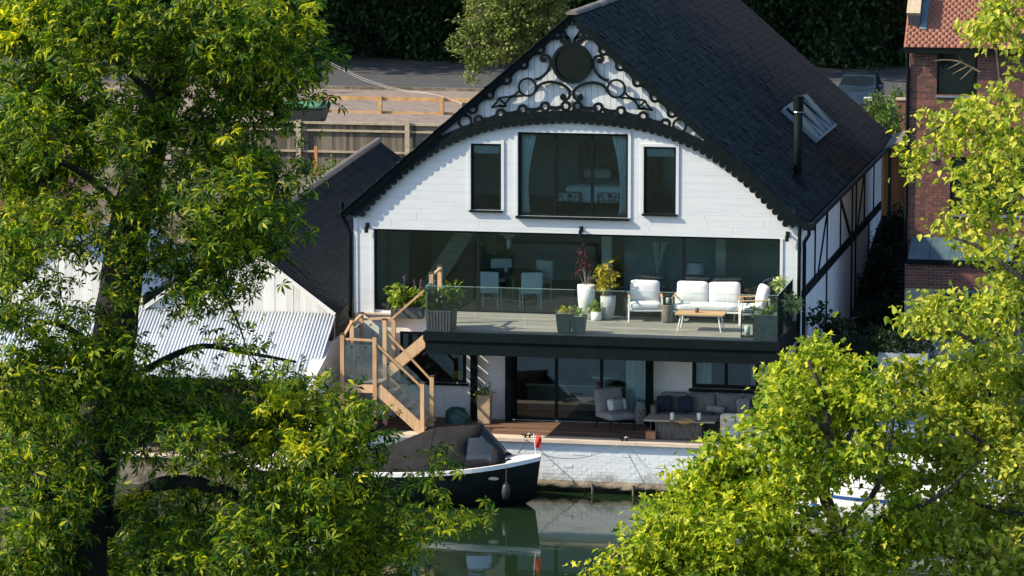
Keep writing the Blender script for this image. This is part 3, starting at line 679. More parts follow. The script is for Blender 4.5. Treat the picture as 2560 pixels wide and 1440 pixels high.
# solid lower corners with their eye-shaped holes
def curve_plate(name, loops, parent):
    cu = bpy.data.curves.new(name, 'CURVE'); cu.dimensions = '2D'; cu.fill_mode = 'BOTH'; cu.extrude = .021
    for lp in loops:
        sp = cu.splines.new('POLY'); sp.points.add(len(lp)-1); sp.use_cyclic_u = True
        for q, p in zip(sp.points, lp): q.co = (p[0], p[1], 0, 1)
    tmp = bpy.data.objects.new('tmp', cu); link(tmp); dg = bpy.context.evaluated_depsgraph_get(); dg.update()
    me = bpy.data.meshes.new_from_object(tmp.evaluated_get(dg)); bpy.data.objects.remove(tmp); bpy.data.curves.remove(cu)
    me.transform(Matrix.Translation((0, (BY0+BY1)/2, 0)) @ Matrix.Rotation(math.pi/2, 4, 'X')); me.materials.clear(); me.materials.append(M['black'])
    return obj(name, me, parent)
vl = lambda t, off: (CX-(EX+.02)*t-.0, ZA-(ZA-ZE)*t-off)
outer = [vl(t, .10) for t in (.995,.9,.8,.7,.62,.565)]
inner = [tuple(p) for p in (arcp+nrm*.10)[:16]]
e1 = bp(897,513); e2 = bp(1091.5,350)
eye = [(e1[0]+.13*math.cos(a)*.75+.10*math.sin(a)*.35, e1[1]+.12*math.cos(a)*.75-.05*math.sin(a)) for a in np.linspace(0, 2*math.pi, 14, False)]
hole = [(e2[0]+.062*math.cos(a), e2[1]+.062*math.sin(a)) for a in np.linspace(0, 2*math.pi, 14, False)]
edge_in = [p for p in inner if p[0] < bp(1112,0)[0]]
plate = edge_in+[vl(t, .12) for t in (.56,.62,.7,.8,.9,.99)]
for f in (lambda p: p, mir):
    curve_plate('corner_plate', [[f(p) for p in plate], [f(p) for p in eye], [f(p) for p in hole]], BARGE)
# crop -> photo px for traced rings and scrolls
K = lambda x, y: bp(1000+x/3.2, y/3.2)
def both(fn):
    fn(lambda p: p); fn(mir)
def ring_pair(c, r, w, name='ring'):
    for f in (lambda p: p, mir):
        mb = MB(); mb.ring(f(c), r, w, BY0, BY1); mb.build(name, M['black'], BARGE)
s1 = .0092
verge_rings = [(1253,272),(1118,395),(985,515),(850,637),(712,755),(578,872)]
for c in verge_rings: ring_pair(K(*c), .100, .07)
arch_rings = [(628,962),(805,912),(980,877),(1160,855),(1325,850)]
for c in arch_rings: ring_pair(K(*c), .095, .07)
ring_pair(K(518,973), .150, .055, 'large_ring')
ring_pair(K(1018,698), .205, .05, 'large_ring')
def arcs(cs, bulge, w=.05, shift=0.0):
    for a, b in zip(cs[:-1], cs[1:]):
        A = Vector(K(*a)); B = Vector(K(*b)); d = (B-A); nn = Vector((-d.y, d.x)).normalized()
        pts = [A+d*t+nn*(bulge*math.sin(math.pi*t)+shift) for t in np.linspace(.10,.90,9)]
        for f in (lambda p: p, mir):
            mb = MB(); mb.ribbon([f((p.x, p.y)) for p in pts], w*1.35, BY0+.004, BY1-.004); mb.build('wave_band', M['black'], BARGE)
arcs([(1340,195)]+verge_rings, -.085, .085, .045); arcs(arch_rings, -.06, .07, .02)
def smooth(P, n=26):
    P = [Vector(p) for p in P]; out = []
    for i in range(len(P)-1):
        p0, p1, p2, p3 = P[max(i-1,0)], P[i], P[i+1], P[min(i+2,len(P)-1)]
        for k in range(4):
            t = k/4; out.append(.5*((2*p1)+(p2-p0)*t+(2*p0-5*p1+4*p2-p3)*t*t+(3*p1-p0-3*p2+p3)*t**3))
    return [(p.x, p.y) for p in out+[P[-1]]]
scrolls = [[(1165,478),(1148,490),(1128,475),(1130,452),(1160,440),(1192,460),(1204,505),(1190,555),(1155,600),(1118,625),(1080,637)],
           [(1318,768),(1300,760),(1290,778),(1305,798),(1335,795),(1357,765),(1352,725),(1320,692),(1270,668),(1205,655),(1140,668),(1105,692),(1085,730)],
           [(948,730),(915,760),(870,775),(820,780),(790,788),(775,815),(735,858)],
           [(985,770),(930,770),(880,785),(850,820),(830,850),(790,840)],
           [(790,788),(815,815),(850,835)],
           [(730,860),(790,850),(850,850)],
           [(1310,345),(1290,330),(1298,302),(1325,295),(1348,312),(1352,345),(1345,370)],
           [(1348,315),(1325,278),(1308,250),(1312,215),(1335,195),(1365,188)]]
for si, sc_ in enumerate(scrolls):
    pts = smooth([K(*p) for p in sc_])
    for f in (lambda p: p, mir):
        mb = MB(); mb.ribbon([f(p) for p in pts], .045 if si in (2,3,4,5) else .066, BY0+.002, BY1-.002); mb.build('scroll', M['black'], BARGE)
for c in ((1150,480),(1310,775),(1315,335)):
    for f in (lambda p: p, mir):
        mb = MB(); mb.disc(f(K(*c)), .062, BY0+.003, BY1-.003); mb.build('scroll_eye', M['black'], BARGE)
# round window
rc = at_y(1427, 158, -.1); rc = (CX, rc[2])
mb = MB(); mb.ring(rc, .435, .075, -.165, -.02, 32); RW = mb.build('round_window', M['black'], H)
mb = MB(); mb.disc(rc, .405, -.062, -.05, 32); mb.build('pane', M['glass'], RW)
mb = MB(); mb.disc(rc, .405, -.032, -.024, 32); mb.build('backing', M['frame'], RW)

# ---------------------------------------------------------------- windows of the front
def window(name, o, mull=(), fw=.055, y=.05, glass='glass', transom=None, fm='frame'):
    x0, x1, z0, z1 = o; mb = MB()
    mb.box(x0, x1, y-.03, y+.05, z1-fw, z1); mb.box(x0, x1, y-.03, y+.05, z0, z0+fw)
    mb.box(x0, x0+fw, y-.029, y+.049, z0+fw, z1-fw); mb.box(x1-fw, x1, y-.029, y+.049, z0+fw, z1-fw)
    Wn = mb.build(name, M[fm], H)
    xs = [x0+fw]+[m for m in mull]+[x1-fw]
    for m in mull:
        mb = MB(); mb.box(m-.035, m+.035, y-.027, y+.047, z0+fw, z1-fw); mb.build('mullion', M[fm], Wn)
    for i in range(len(xs)-1):
        a = xs[i]+(.035 if i else 0); b = xs[i+1]-(.035 if i < len(xs)-2 else 0)
        mb = MB(); mb.box(a, b, y+.005, y+.017, z0+fw, z1-fw); mb.build('pane', M[glass], Wn)
    return Wn
wb = window('upper_window', OPEN['big'], (gx(1388,400)[0], gx(1480,400)[0]))
mb = MB(); mb.box(OPEN['big'][0]-.04, OPEN['big'][1]+.04, -.12, .02, 4.96, 5.018); mb.build('sill', M['frame'], wb)
for k in ('nl','nr'):
    o = OPEN[k]; w_ = window('narrow_window', o, fw=.05)
    mb = MB(); mb.box(o[0]-.03, o[1]+.03, -.10, .02, o[2]-.05, o[2]-.003); mb.build('sill', M['frame'], w_)
    mb = MB(); mb.box(o[0]+.055, o[1]-.055, .075, .085, o[3]-.24, o[3]-.052); mb.build('blind', M['blind'], w_)
bg_ = window('balcony_glazing', OPEN['balcony'], [gx(px,650)[0] for px in (1195,1455,1708)], fw=.045)
wg = window('ground_window', OPEN['gl'], fw=.06)
mb = MB(); mb.box(OPEN['gl'][0]-.05, OPEN['gl'][1]+.05, -.07, .02, OPEN['gl'][2]-.06, OPEN['gl'][2]-.003); mb.build('sill', M['frame'], wg)
wd = window('sliding_door', OPEN['door'], (gx(1390,950)[0], gx(1503,950)[0]), fw=.06)
wr = window('ground_window', OPEN['gr'], (gx(1815,930)[0],), fw=.085)
mb = MB(); mb.box(OPEN['gr'][0]-.06, OPEN['gr'][1]+.06, -.08, .02, OPEN['gr'][2]-.08, OPEN['gr'][2]-.003); mb.build('sill', M['frame'], wr)

# rooms behind the glass
IN = MB()
IN.box(.2, WX-.2, .2, 7.0, 2.46, 2.66); IN.box(.2, WX-.2, .2, 7.0, 4.72, 4.95); IN.box(.2, WX-.2, .2, 7.0, -.02, .12)
IN.build('floor_slab', M['int_floor'], H)
IN = MB(); IN.box(.2, WX-.2, 7.0, 7.15, -.02, 5.0); IN.xz([(.6,5.0),(WX-.6,5.0),(CX,8.9)], 6.0, 6.15); IN.box(1.4,1.5,.2,7.0,4.95,6.1); IN.box(9.0,9.1,.2,7.0,4.95,6.1)
IN.build('interior_wall', M['int_wall'], H)
IN = MB(); IN.xz([(.3,8.0),(WX-.3,8.0),(WX-.3,8.06),(.3,8.06)], .21, 6.0); IN.v = [(min(max(x, CX-1.9), CX+1.9), y, z) for x, y, z in IN.v]; IN.build('ceiling', M['int_wall'], H)
for px, z0, z1 in ((1518,2.66,4.72),(1803,2.66,4.72)):
    p = at_y(px, 640, 3.2); mb = MB(); mb.box(p[0]-.12, p[0]+.12, 3.1, 3.34, z0, z1); mb.build('interior_column', M['render'], H)
xa_, xb__ = at_y(1560,650,3.9)[0], WX-.25
IN = MB(); IN.box(xa_, xb__, 3.9, 4.0, 2.665, 4.715); IN.build('sky_reflection_panel', M['sky_refl_teal'], H)  # added panel; its teal stands in for sky reflected in the glazing
IN = MB(); IN.box(.25, at_y(1022,650,2.4)[0], 2.4, 2.5, 2.665, 4.715); IN.build('sage_panel', M['int_green'], H)
s0_, s1_ = at_y(1045,700,3.0), at_y(1190,580,3.0)
IN = MB(); IN.prism([(s0_[0],2.6,2.70),(s0_[0]+.5,2.6,2.70),(s1_[0]+.35,2.6,4.70),(s1_[0]-.15,2.6,4.70)], (0,.9,0)); IN.build('inner_stair', M['tabletop'], H)
IN = MB(); IN.box(at_y(1080,600,4.6)[0], at_y(1240,600,4.6)[0], 4.6, 4.7, 2.665, 4.715); IN.build('sage_panel', M['int_green'], H)
IN = MB(); IN.xz([(1.6,4.96),(8.9,4.96),(8.9,6.0),(CX+1.6,7.95),(CX-1.6,7.95),(1.6,6.0)], 4.6, 4.7); IN.build('bedroom_wall', M['int_pale'], H)
for k in range(5):
    p_ = at_y(1255+k*52, 690, 6.2); mb = MB(); mb.box(p_[0]-.27, p_[0]+.27, 6.1, 6.6, 2.665, 3.55); mb.build('kitchen_unit', M['blind'], H)
IN = MB(); x = gx(1165,950)[0]; IN.box(x+.2, x+.3, .2, 6.9, .12, 2.46); x = gx(1660,950)[0]; IN.box(x, x+.1, .2, 6.9, .12, 2.46); IN.build('interior_partition', M['int_dark'], H)
# ---------------------------------------------------------------- balcony deck (part of the house)
DX0, DX1, DY = 2.45, 10.55, -3.32
dk = MB(); dk.box(DX0+.02, DX1-.02, DY+.05, -.05, 2.46, ZD-.032); DECK = dk.build('balcony', M['black'], H)
for i, y in enumerate(np.arange(DY, -.06, .15)):
    x0 = DX0
    while x0 < DX1-.01:
        x1 = min(DX1, x0+random.uniform(2.5, 4.2)); x1 = DX1 if DX1-x1 < .6 else x1
        mb = MB(); mb.box(x0+.003, x1-.003, y+.003, min(y+.146, -.05), ZD-.03, ZD+random.uniform(-.002,.002)); mb.build('deck_board', M['deckgrey'], DECK); x0 = x1
mb = MB(); mb.box(DX0-.03, DX1+.03, DY-.07, DY-.004, 2.52, ZD+.02); mb.build('fascia', M['black'], DECK)
mb = MB(); mb.box(DX0+.01, DX1-.01, DY-.03, DY+.10, 2.20, 2.515); mb.build('front_beam', M['black'], DECK)
for x in (DX0, DX1-.1):
    mb = MB(); mb.box(x, x+.10, DY+.11, -.06, 2.24, 2.455); mb.build('side_beam', M['black'], DECK)
mb = MB(); mb.box(DX0-.02, DX0+.015, DY+.01, -.06, 2.46, ZD+.02); mb.build('fascia', M['black'], DECK)
mb = MB(); mb.box(DX1-.015, DX1+.03, DY+.01, -.06, 2.46, ZD+.02); mb.build('fascia', M['black'], DECK)
for px in (1185, 1272, 1625, 1935):
    p = at_y(px, 950, -.22); mb = MB(); mb.box(p[0]-.075, p[0]+.075, -.30, -.15, ZT, 2.455); mb.build('post', M['black'], H)
mb = MB(); mb.bar((DX1-.05, DY+.4, 2.22), (DX1-.05, -.05, 1.2), .12, .14); mb.build('bracket', M['black'], H)
# glass balustrade
np_ = 7; wpan = (DX1-DX0)/np_
for k in range(np_):
    a = DX0+k*wpan+.012; b = DX0+(k+1)*wpan-.012
    mb = MB(); mb.box(a, b, DY+.02, DY+.032, ZD-.02, ZD+1.06); g = mb.build('glass_panel', M['bglass'], DECK)
    mb = MB(); mb.box(a, b, DY+.019, DY+.033, ZD+1.061, ZD+1.069); mb.build('glass_edge', M['gedge'], g)
for x, m_, y0, y1 in ((DX0+.03,'frost',DY+.06,-2.42),(DX1-.04,'bglass',DY+.06,-1.75),(DX1-.04,'bglass',-1.72,-.1)):
    mb = MB(); mb.box(x, x+.012, y0, y1, ZD-.02, ZD+1.06); g = mb.build('glass_panel', M[m_], DECK)
    mb = MB(); mb.box(x-.001, x+.013, y0, y1, ZD+1.061, ZD+1.069); mb.build('glass_edge', M['gedge'], g)

# downpipes, gutters and wall lights
def pipe(pts, r=.05, m='black', name='downpipe'):
    mb = MB(); mb.tube(pts, r, 8); mb.build(name, M[m], H)
pipe([(WX-.02,-.11,4.95),(WX-.02,-.11,2.0),(WX-.02,-.11,ZT)], .045)
pipe([(WX+.20,-.10,4.98),(WX+.20,-.10,4.75),(WX+.08,-.02,4.55),(WX+.08,.06,4.4),(WX+.08,.06,.12)], .045)
mb = MB(); mb.box(WX+.07, WX+.33, -.24, -.03, 4.86, 5.02); mb.build('hopper', M['black'], H)
for sgn in (-1, 1):
    x = CX+sgn*(EX+.10); mb = MB(); mb.tube([(x,-.2,ZE-.13),(x,20.4,ZE-.13)], .07, 8); mb.build('gutter', M['black'], H)
a = at_y(853,480,-.1); mb = MB(); mb.tube([(a[0],-.05,5.25),(a[0],-.05,4.95),(a[0]+.08,-.05,4.78),(-.11,-.05,4.5),(-.11,-.05,.15)], .05, 8); mb.build('downpipe', M['black'], H)
def wall_light(px, py):
    p = at_y(px, py, -.08); L_ = MB(); L_.tube([(p[0],-.02,p[2]+.03),(p[0],-.12,p[2]+.06),(p[0],-.14,p[2]-.02)], .028, 8); o = L_.build('wall_light', M['frame'], H)
    mb = MB(); mb.tube([(p[0],-.14,p[2]),(p[0],-.14,p[2]-.14)], [.04,.05], 10); mb.build('lamp_head', M['frame'], o)
    mb = MB(); mb.box(p[0]-.045, p[0]+.045, -.035, -.021, p[2]-.05, p[2]+.08); mb.build('back_plate', M['frame'], o)
for q in ((917,566),(1452,575),(1968,588)): wall_light(*q)

# ---------------------------------------------------------------- timber staircase
ST = thing('timber_staircase', 'new pale timber dog-leg staircase with glass sides beside the balcony', 'staircase', (1.1,-1.3,ZT))
yF, yM, yB = -2.30, -1.27, -.22
def sp(px, py, y): p = at_y(px, py, y); return p
zl1 = sp(937, 962, yF)[2]; zl2 = zl1+.19
def post(px, ptop, pbot, y, w=.095):
    t = sp(px, ptop, y); b = sp(px, pbot, y); zb = ZT if pbot is None else b[2]
    mb = MB(); mb.box(t[0]-w/2, t[0]+w/2, y-w/2, y+w/2, zb, t[2]); o = mb.build('post', M['oak'], ST)
    mb = MB(); mb.box(t[0]-w/2-.008, t[0]+w/2+.008, y-w/2-.008, y+w/2+.008, t[2]+.001, t[2]+.022); mb.build('post_cap', M['dark'], o); return t
PT = {}
for key, px, top, y in (('fl',856,836,yF),('fm',937,841,yF),('fr',1056,958,yF),('ml',880,799,yM),('mm',962,799,yM),('mr',1080,941,yM),('bl',903,783,yB),('bm',984,779,yB)):
    t = sp(px, top, y); PT[key] = t
    mb = MB(); w = .095; mb.box(t[0]-w/2, t[0]+w/2, y-w/2, y+w/2, ZT, t[2]); o = mb.build('post', M['oak'], ST)
    mb = MB(); mb.box(t[0]-w/2-.008, t[0]+w/2+.008, y-w/2-.008, y+w/2+.008, t[2]+.001, t[2]+.022); mb.build('post_cap', M['dark'], o)
xl, xr = PT['fl'][0]+.05, PT['fm'][0]-.05
def landing(x0, x1, y0, y1, z):
    n = max(3, int((x1-x0)/.14)); w = (x1-x0)/n
    for k in range(n):
        mb = MB(); mb.box(x0+k*w+.004, x0+(k+1)*w-.004, y0, y1, z-.03, z+random.uniform(-.002,.002)); mb.build('landing_board', M['oakb'], ST)
    mb = MB(); mb.box(x0, x1, y0-.025, y0-.002, z-.20, z-.004); mb.build('landing_fascia', M['oak'], ST)
    mb = MB(); mb.box(x0+.02, x1-.02, y0+.01, y1-.01, z-.16, z-.034); mb.build('landing_joists', M['oak'], ST)
landing(xl-.04, xr+.12, yF+.05, yM-.05, zl1); landing(PT['ml'][0]+.05, PT['mm'][0]+.08, yM+.05, yB-.05, zl2)
def flight(p, q, y0, y1, n):
    """p lower/upper nosing points (x,z) of the first and last tread"""
    for y in (y0, y1):
        mb = MB(); dx = q[0]-p[0]; dz = q[1]-p[1]; mb.bar((p[0],y,p[1]-.06),(q[0],y,q[1]-.06), .04, .26); mb.build('stringer', M['oak'], ST)
    for k in range(1, n):
        t = k/n; x = p[0]+(q[0]-p[0])*t; z = p[1]+(q[1]-p[1])*t
        mb = MB(); mb.box(x-.13, x+.13, min(y0,y1)+.025, max(y0,y1)-.025, z-.06, z-.02); mb.build('tread', M['oakb'], ST)
flight((PT['fm'][0]+.05, zl1-.02), (PT['fr'][0]+.02, ZT+.12), yF, yM, 6)
flight((PT['mm'][0]+.05, zl2+.0), (2.42, 2.62), yM, yB, 8)
def rail(a, b, w=.06, h=.05): 
    mb = MB(); mb.bar(a, b, w, h); mb.build('handrail', M['oak'], ST)
def v(k, dz=-.10): return (PT[k][0], PT[k][1], PT[k][2]+dz)
rail(v('fl'), v('fm')); rail(v('fl'), v('ml', -.05)); rail(v('ml'), v('bl', -.05)); rail(v('bl',-.15), v('bm',-.15)); rail(v('fm', -.14), v('fr')); rail(v('mm', -.25), v('mr'))
hr0 = sp(970,805,yM); hr1 = sp(1058,728,yM); rail(tuple(hr0), tuple(hr1+(hr1-hr0)*.28))
for px, top in ((1079,683),(1100,666)):
    y = at_x(px, 700, DX0+.05)[1]; t = at_x(px, top, DX0+.05)
    mb = MB(); mb.box(DX0+.0, DX0+.095, y-.05, y+.05, ZD-.1, t[2]); o = mb.build('top_post', M['oak'], ST); PT['t%d' % px] = np.array([DX0+.05, y, t[2]])
    mb = MB(); mb.box(DX0-.01, DX0+.105, y-.06, y+.06, t[2]+.001, t[2]+.022); mb.build('post_cap', M['dark'], o)
rail(v('t1079',-.06), v('t1100',-.06))
mb = MB(); mb.box(PT['bl'][0]-.02, PT['bm'][0]-.08, yB+.06, yB+.20, PT['bl'][2]-.03, PT['bl'][2]+.0); mb.build('top_board', M['oakb'], ST)
def gpanel(a, b, top, bot, name='glass_panel'):
    mb = MB(); a = Vector(a); b = Vector(b); d = (b-a).normalized(); nn = Vector((d.y, -d.x, 0)).normalized()*.006
    mb.add([a-nn+Vector((0,0,bot)), b-nn+Vector((0,0,bot)), b-nn+Vector((0,0,top)), a-nn+Vector((0,0,top)), a+nn+Vector((0,0,bot)), b+nn+Vector((0,0,bot)), b+nn+Vector((0,0,top)), a+nn+Vector((0,0,top))],
           [(0,1,2,3),(7,6,5,4),(0,4,5,1),(3,2,6,7),(1,5,6,2),(0,3,7,4)])
    o = mb.build(name, M['bglass'], ST)
    for t_, c in ((.25,top-.06),(.75,top-.06),(.25,bot+.06),(.75,bot+.06)):
        p = a.lerp(b, t_)+Vector((0,0,c)); k = MB(); k.tube([p-nn*3, p+nn*3], .022, 8); k.build('glass_clamp', M['frame'], o)
gpanel((xl, yF, zl1), (xr, yF, zl1), .93, .06)
gpanel((PT['fl'][0], yF+.06, zl1), (PT['ml'][0], yM-.06, zl1), .95, .08)
gpanel((PT['ml'][0], yM+.06, zl2), (PT['bl'][0], yB-.06, zl2), .95, .08)
gpanel((PT['bl'][0]+.06, yB, zl2), (PT['bm'][0]-.06, yB, zl2), .95, .08)
gpanel((PT['fm'][0]+.06, yF, zl1), (PT['fr'][0]-.06, yF, ZT+.2), .78, .10); gpanel((PT['mm'][0]+.06, yM, zl1), (PT['mr'][0]-.06, yM, ZT+.2), .72, .10)

# ---------------------------------------------------------------- furniture builders (built at the origin, front towards -y)
def cushioned(name, label, cat, loc, rotz, width, seats, group=None, arm='teak'):
    t = thing(name, label, cat, loc, rotz, group, local=True); w = width/2; d = .36
    for sx in (-1, 1):
        for sy, zt in ((-1,.56),(1,.62)):
            mb = MB(); mb.tube([(sx*(w-.0), sy*d*1.04, 0), (sx*(w-.02), sy*(d-.05), zt)], [.018,.022], 8); mb.build('leg', M['wmetal'], t)
        mb = MB(); mb.pad((sx*(w-.02), -.02, .585), (.055, .74, .03), .014); mb.build('armrest', M[arm], t, True)
    mb = MB(); mb.box(-w+.02, w-.02, -.33, .33, .25, .29); mb.box(-w+.03, w-.03, .30, .335, .29, .62); mb.build('frame', M['wmetal'], t)
    cw = (width-.10)/seats
    mb = MB(); mb.pad((0,-.01,.365), (width-.08,.66,.15), .05, .12); mb.build('seat_cushion', M['cush'], t, True)
    for k in range(seats):
        x = -w+.05+cw*(k+.5); rot = Matrix.Rotation(R(-14),3,'X') @ Matrix.Rotation(R(random.uniform(-3,3)),3,'Y')
        mb = MB(); mb.pad((x,.225,.66), (cw-.015,.17,.50), .07, .45, axis=1, rot=rot); mb.build('back_cushion', M['cush'], t, True)
    return t
def dz(px, py, z=ZD): p = at_z(px, py, z); return (float(p[0]), float(p[1]), z)
cushioned('armchair', 'white garden armchair with teak arms left of the balcony sofa, facing out', 'armchair', dz(1613,800), R(12), .80, 1, 'balcony armchairs')
cushioned('garden_sofa', 'two-seat white cushioned garden sofa behind the coffee table on the balcony', 'sofa', dz(1768,804), R(1), 1.60, 2)
cushioned('armchair', 'white garden armchair right of the coffee table, turned sideways to face it', 'armchair', dz(1882,809), R(-72), .78, 1, 'balcony armchairs')
t = thing('coffee_table', 'low coffee table with teak top and white splayed legs on the balcony', 'table', dz(1752,826), R(0), local=True)
for k in range(6):
    mb = MB(); mb.box(-.56, .56, -.28+k*.0935, -.28+k*.0935+.088, .385, .415); mb.build('slat', M['teak'], t)
mb = MB(); mb.box(-.5, .5, -.25, .25, .36, .384); mb.build('apron', M['wmetal'], t)
for sx in (-1, 1):
    for sy in (-1, 1): mb = MB(); mb.tube([(sx*.50, sy*.25, 0), (sx*.43, sy*.20, .37)], [.014,.02], 8); mb.build('leg', M['wmetal'], t)
cl = dz(1742,826); mb = MB(); mb.lathe([(.0,0),(.045,0),(.05,.10),(.042,.10),(.04,.02),(0,.02)], (cl[0],cl[1],ZD+.416), 12); tag(mb.build('candle_cup', M['copper'], None, True), 'small dark copper candle cup on the balcony coffee table', 'candle cup')
def lantern(loc, s, h, label):
    t = thing('lantern', label, 'lantern', loc, R(8), 'black framed candle lanterns', local=True); mb = MB()
    for sx in (-1,1):
        for sy in (-1,1): mb.box(sx*s/2-.012, sx*s/2+.012, sy*s/2-.012, sy*s/2+.012, .02, h-.02)
    mb.box(-s/2-.012, s/2+.012, -s/2-.012, s/2+.012, 0, .02)
    for a, b in (((-1,-1),(1,-1)),((1,-1),(1,1)),((1,1),(-1,1)),((-1,1),(-1,-1))): mb.bar((a[0]*s/2,a[1]*s/2,h-.01),(b[0]*s/2,b[1]*s/2,h-.01), .024)
    mb.build('frame', M['black'], t)
    mb = MB(); mb.tube([(-s*.2,0,h),(-s*.15,0,h+.07),(s*.15,0,h+.07),(s*.2,0,h)], .008, 6); mb.build('handle', M['black'], t)
    for sx in (-1,1):
        mb = MB(); mb.box(sx*s/2-.002, sx*s/2+.002, -s/2+.014, s/2-.014, .022, h-.025); mb.build('pane', M['glass'], t)
    mb = MB(); mb.lathe([(s*.24,.021),(s*.24,h*.42),(s*.18,h*.44)], n=12); mb.build('candle', M['candle'], t, True)
lantern(dz(1868,842), .27, .58, 'large black lantern with candle at the front of the balcony by the box planter')
st = dz(1669,806); mb = MB(); mb.lathe([(.13,0),(.15,.02),(.13,.22),(.15,.40),(.15,.42)], (st[0],st[1],ZD), 14); tag(mb.build('drum_stool', M['rattan'], None, True), 'woven drum side stool between armchair and sofa on the balcony', 'stool')
lantern((st[0],st[1],ZD+.42), .17, .36, 'small black lantern standing on the woven drum stool')

def pot(loc, prof, m, label, name='plant_pot', cat='pot', n=18, square=False, ribs=0):
    t = thing(name, label, cat, loc, 0, None, local=True); mb = MB(); mb.lathe(prof, n=4 if square else n)
    if square:
        c, s_ = math.cos(R(45)), math.sin(R(45)); mb.v = [((x*c-y*s_)*1.0, x*s_+y*c, z) for x, y, z in mb.v]
    mb.build('pot', M[m], t, not square)
    if ribs:
        r0, r1 = prof[0][0]*.7071, prof[1][0]*.7071; h = prof[1][1]
        for k in range(ribs):
            f = -1+2*(k+.5)/ribs
            q = MB(); q.bar((f*r0*.96, -r0, 0.01), (f*r1*.96, -r1, h-.02), r1*1.2/ribs, .016, up=(0,1,0)); q.build('rib', M[m], t)
    top = prof[-1]; mb = MB(); mb.lathe([(top[0]*.86 if not square else top[0]*.6, 0),(0.0,.01)], (0,0,top[1]-.04), 12); mb.build('soil', M['soil'], t)
    return t
def leafy(t, blobs, m, size, tpl='simple', tip=60, per=10, sigma=.05, stem=None, stem_m='twig', upbias=.6, name='foliage', dens=4.0):
    tip = tip*dens
    o, tips = foliage(name, t, blobs, M[m], size, tpl, tip, per, sigma, upbias=upbias)
    mb = MB()
    for c, tp in tips:
        for q in tp[::3]: 
            b = Vector((c[0]*.2, c[1]*.2, stem if stem is not None else .2)); qq = Vector(q); mb.tube([b, b.lerp(qq,.55)+Vector((0,0,.03)), qq], [.008,.005,.003], 4, False)
    if mb.v: mb.build('stems', M[stem_m], t, kind='stuff')
    return o
t = pot(dz(1466,797), [(.15,0),(.20,.45),(.215,.80),(.185,.80)], 'urn', 'tall white urn on the balcony planted with a red-leaved maple')
leafy(t, [((-.10,0,1.42),(.17,.14,.24),1.4),((-.26,0,1.12),(.11,.12,.10),1.0),((-.02,0,1.22),(.16,.12,.18),1.0),((-.07,0,1.70),(.08,.08,.12),1.6)], 'lf_red', .075, 'lobed', 110, 7, .06, stem=.8, dens=2.2)
t = pot(dz(1520,799), [(.12,0),(.17,.3),(.185,.56),(.155,.56)], 'greyurn', 'grey stone urn on the balcony holding a golden-leaved shrub')
leafy(t, [((-.02,0,.98),(.24,.2,.24),1.5),((-.08,0,1.22),(.16,.15,.12),1.5),((-.18,0,.80),(.16,.14,.16),1)], 'lf_yellow', .10, 'lobed', 100, 8, .06, stem=.52)
t = pot(dz(1491,801), [(.11,0),(.125,.02),(.13,.21),(.11,.21)], 'urn', 'small white pot with a bright fern standing between the two urns')
leafy(t, [((0,0,.30),(.13,.12,.10),2.5)], 'lf_lightg', .11, 'simple', 120, 8, .04, stem=.18)
t = pot(dz(1411,832), [(.185,0),(.25,.46),(.21,.46)], 'greypot', 'square tapered grey planter with yellow flowers at the balcony edge', n=4, square=True, ribs=7)
leafy(t, [((-.01,0,.50),(.15,.14,.08),2)], 'lf_yellow', .075, 'simple', 150, 10, .035, stem=.42)
t = pot(dz(1447,833), [(.18,0),(.235,.40),(.20,.40)], 'greypot', 'square tapered grey planter with trailing green leaves, right of its yellow-flowered twin', n=4, square=True)
leafy(t, [((0,0,.46),(.17,.15,.10),1.6)], 'lf_variegated', .10, 'simple', 110, 8, .04, stem=.36)
t = pot(dz(1104,826), [(.40,0),(.43,.50),(.38,.50)], 'darkpot', 'large dark slatted box planter with a glossy shrub at the left end of the balcony', n=4, square=True, ribs=8)
leafy(t, [((-.05,0,.72),(.36,.25,.20),1.6),((.20,0,.85),(.22,.2,.17),1.3),((-.22,0,.60),(.2,.2,.15),1.2)], 'lf_mid', .13, 'simple', 70, 10, .07, stem=.48)
leafy(t, [((.22,-.02,.90),(.18,.15,.15),1.2)], 'lf_lightg', .12, 'simple', 60, 8, .07, stem=.48, name='new_growth')
t = pot(dz(1917,848), [(.37,0),(.385,.58),(.34,.58)], 'greypot', 'square grey box planter with low shrub at the front right of the balcony', n=4, square=True)
leafy(t, [((-.08,0,.66),(.28,.22,.13),1.6)], 'lf_mid', .09, 'simple', 110, 10, .05, stem=.55)
t = pot(dz(1953,812), [(.13,0),(.17,.42),(.14,.42)], 'darkpot', 'dark pot with a pale variegated broad-leaved plant by the right glass panel')
leafy(t, [((-.06,0,.78),(.26,.2,.16),1.2),((.06,0,.55),(.26,.2,.2),1.2),((-.12,0,.95),(.15,.14,.08),1.4)], 'lf_variegated', .20, 'palmate', 40, 5, .06, stem=.4)
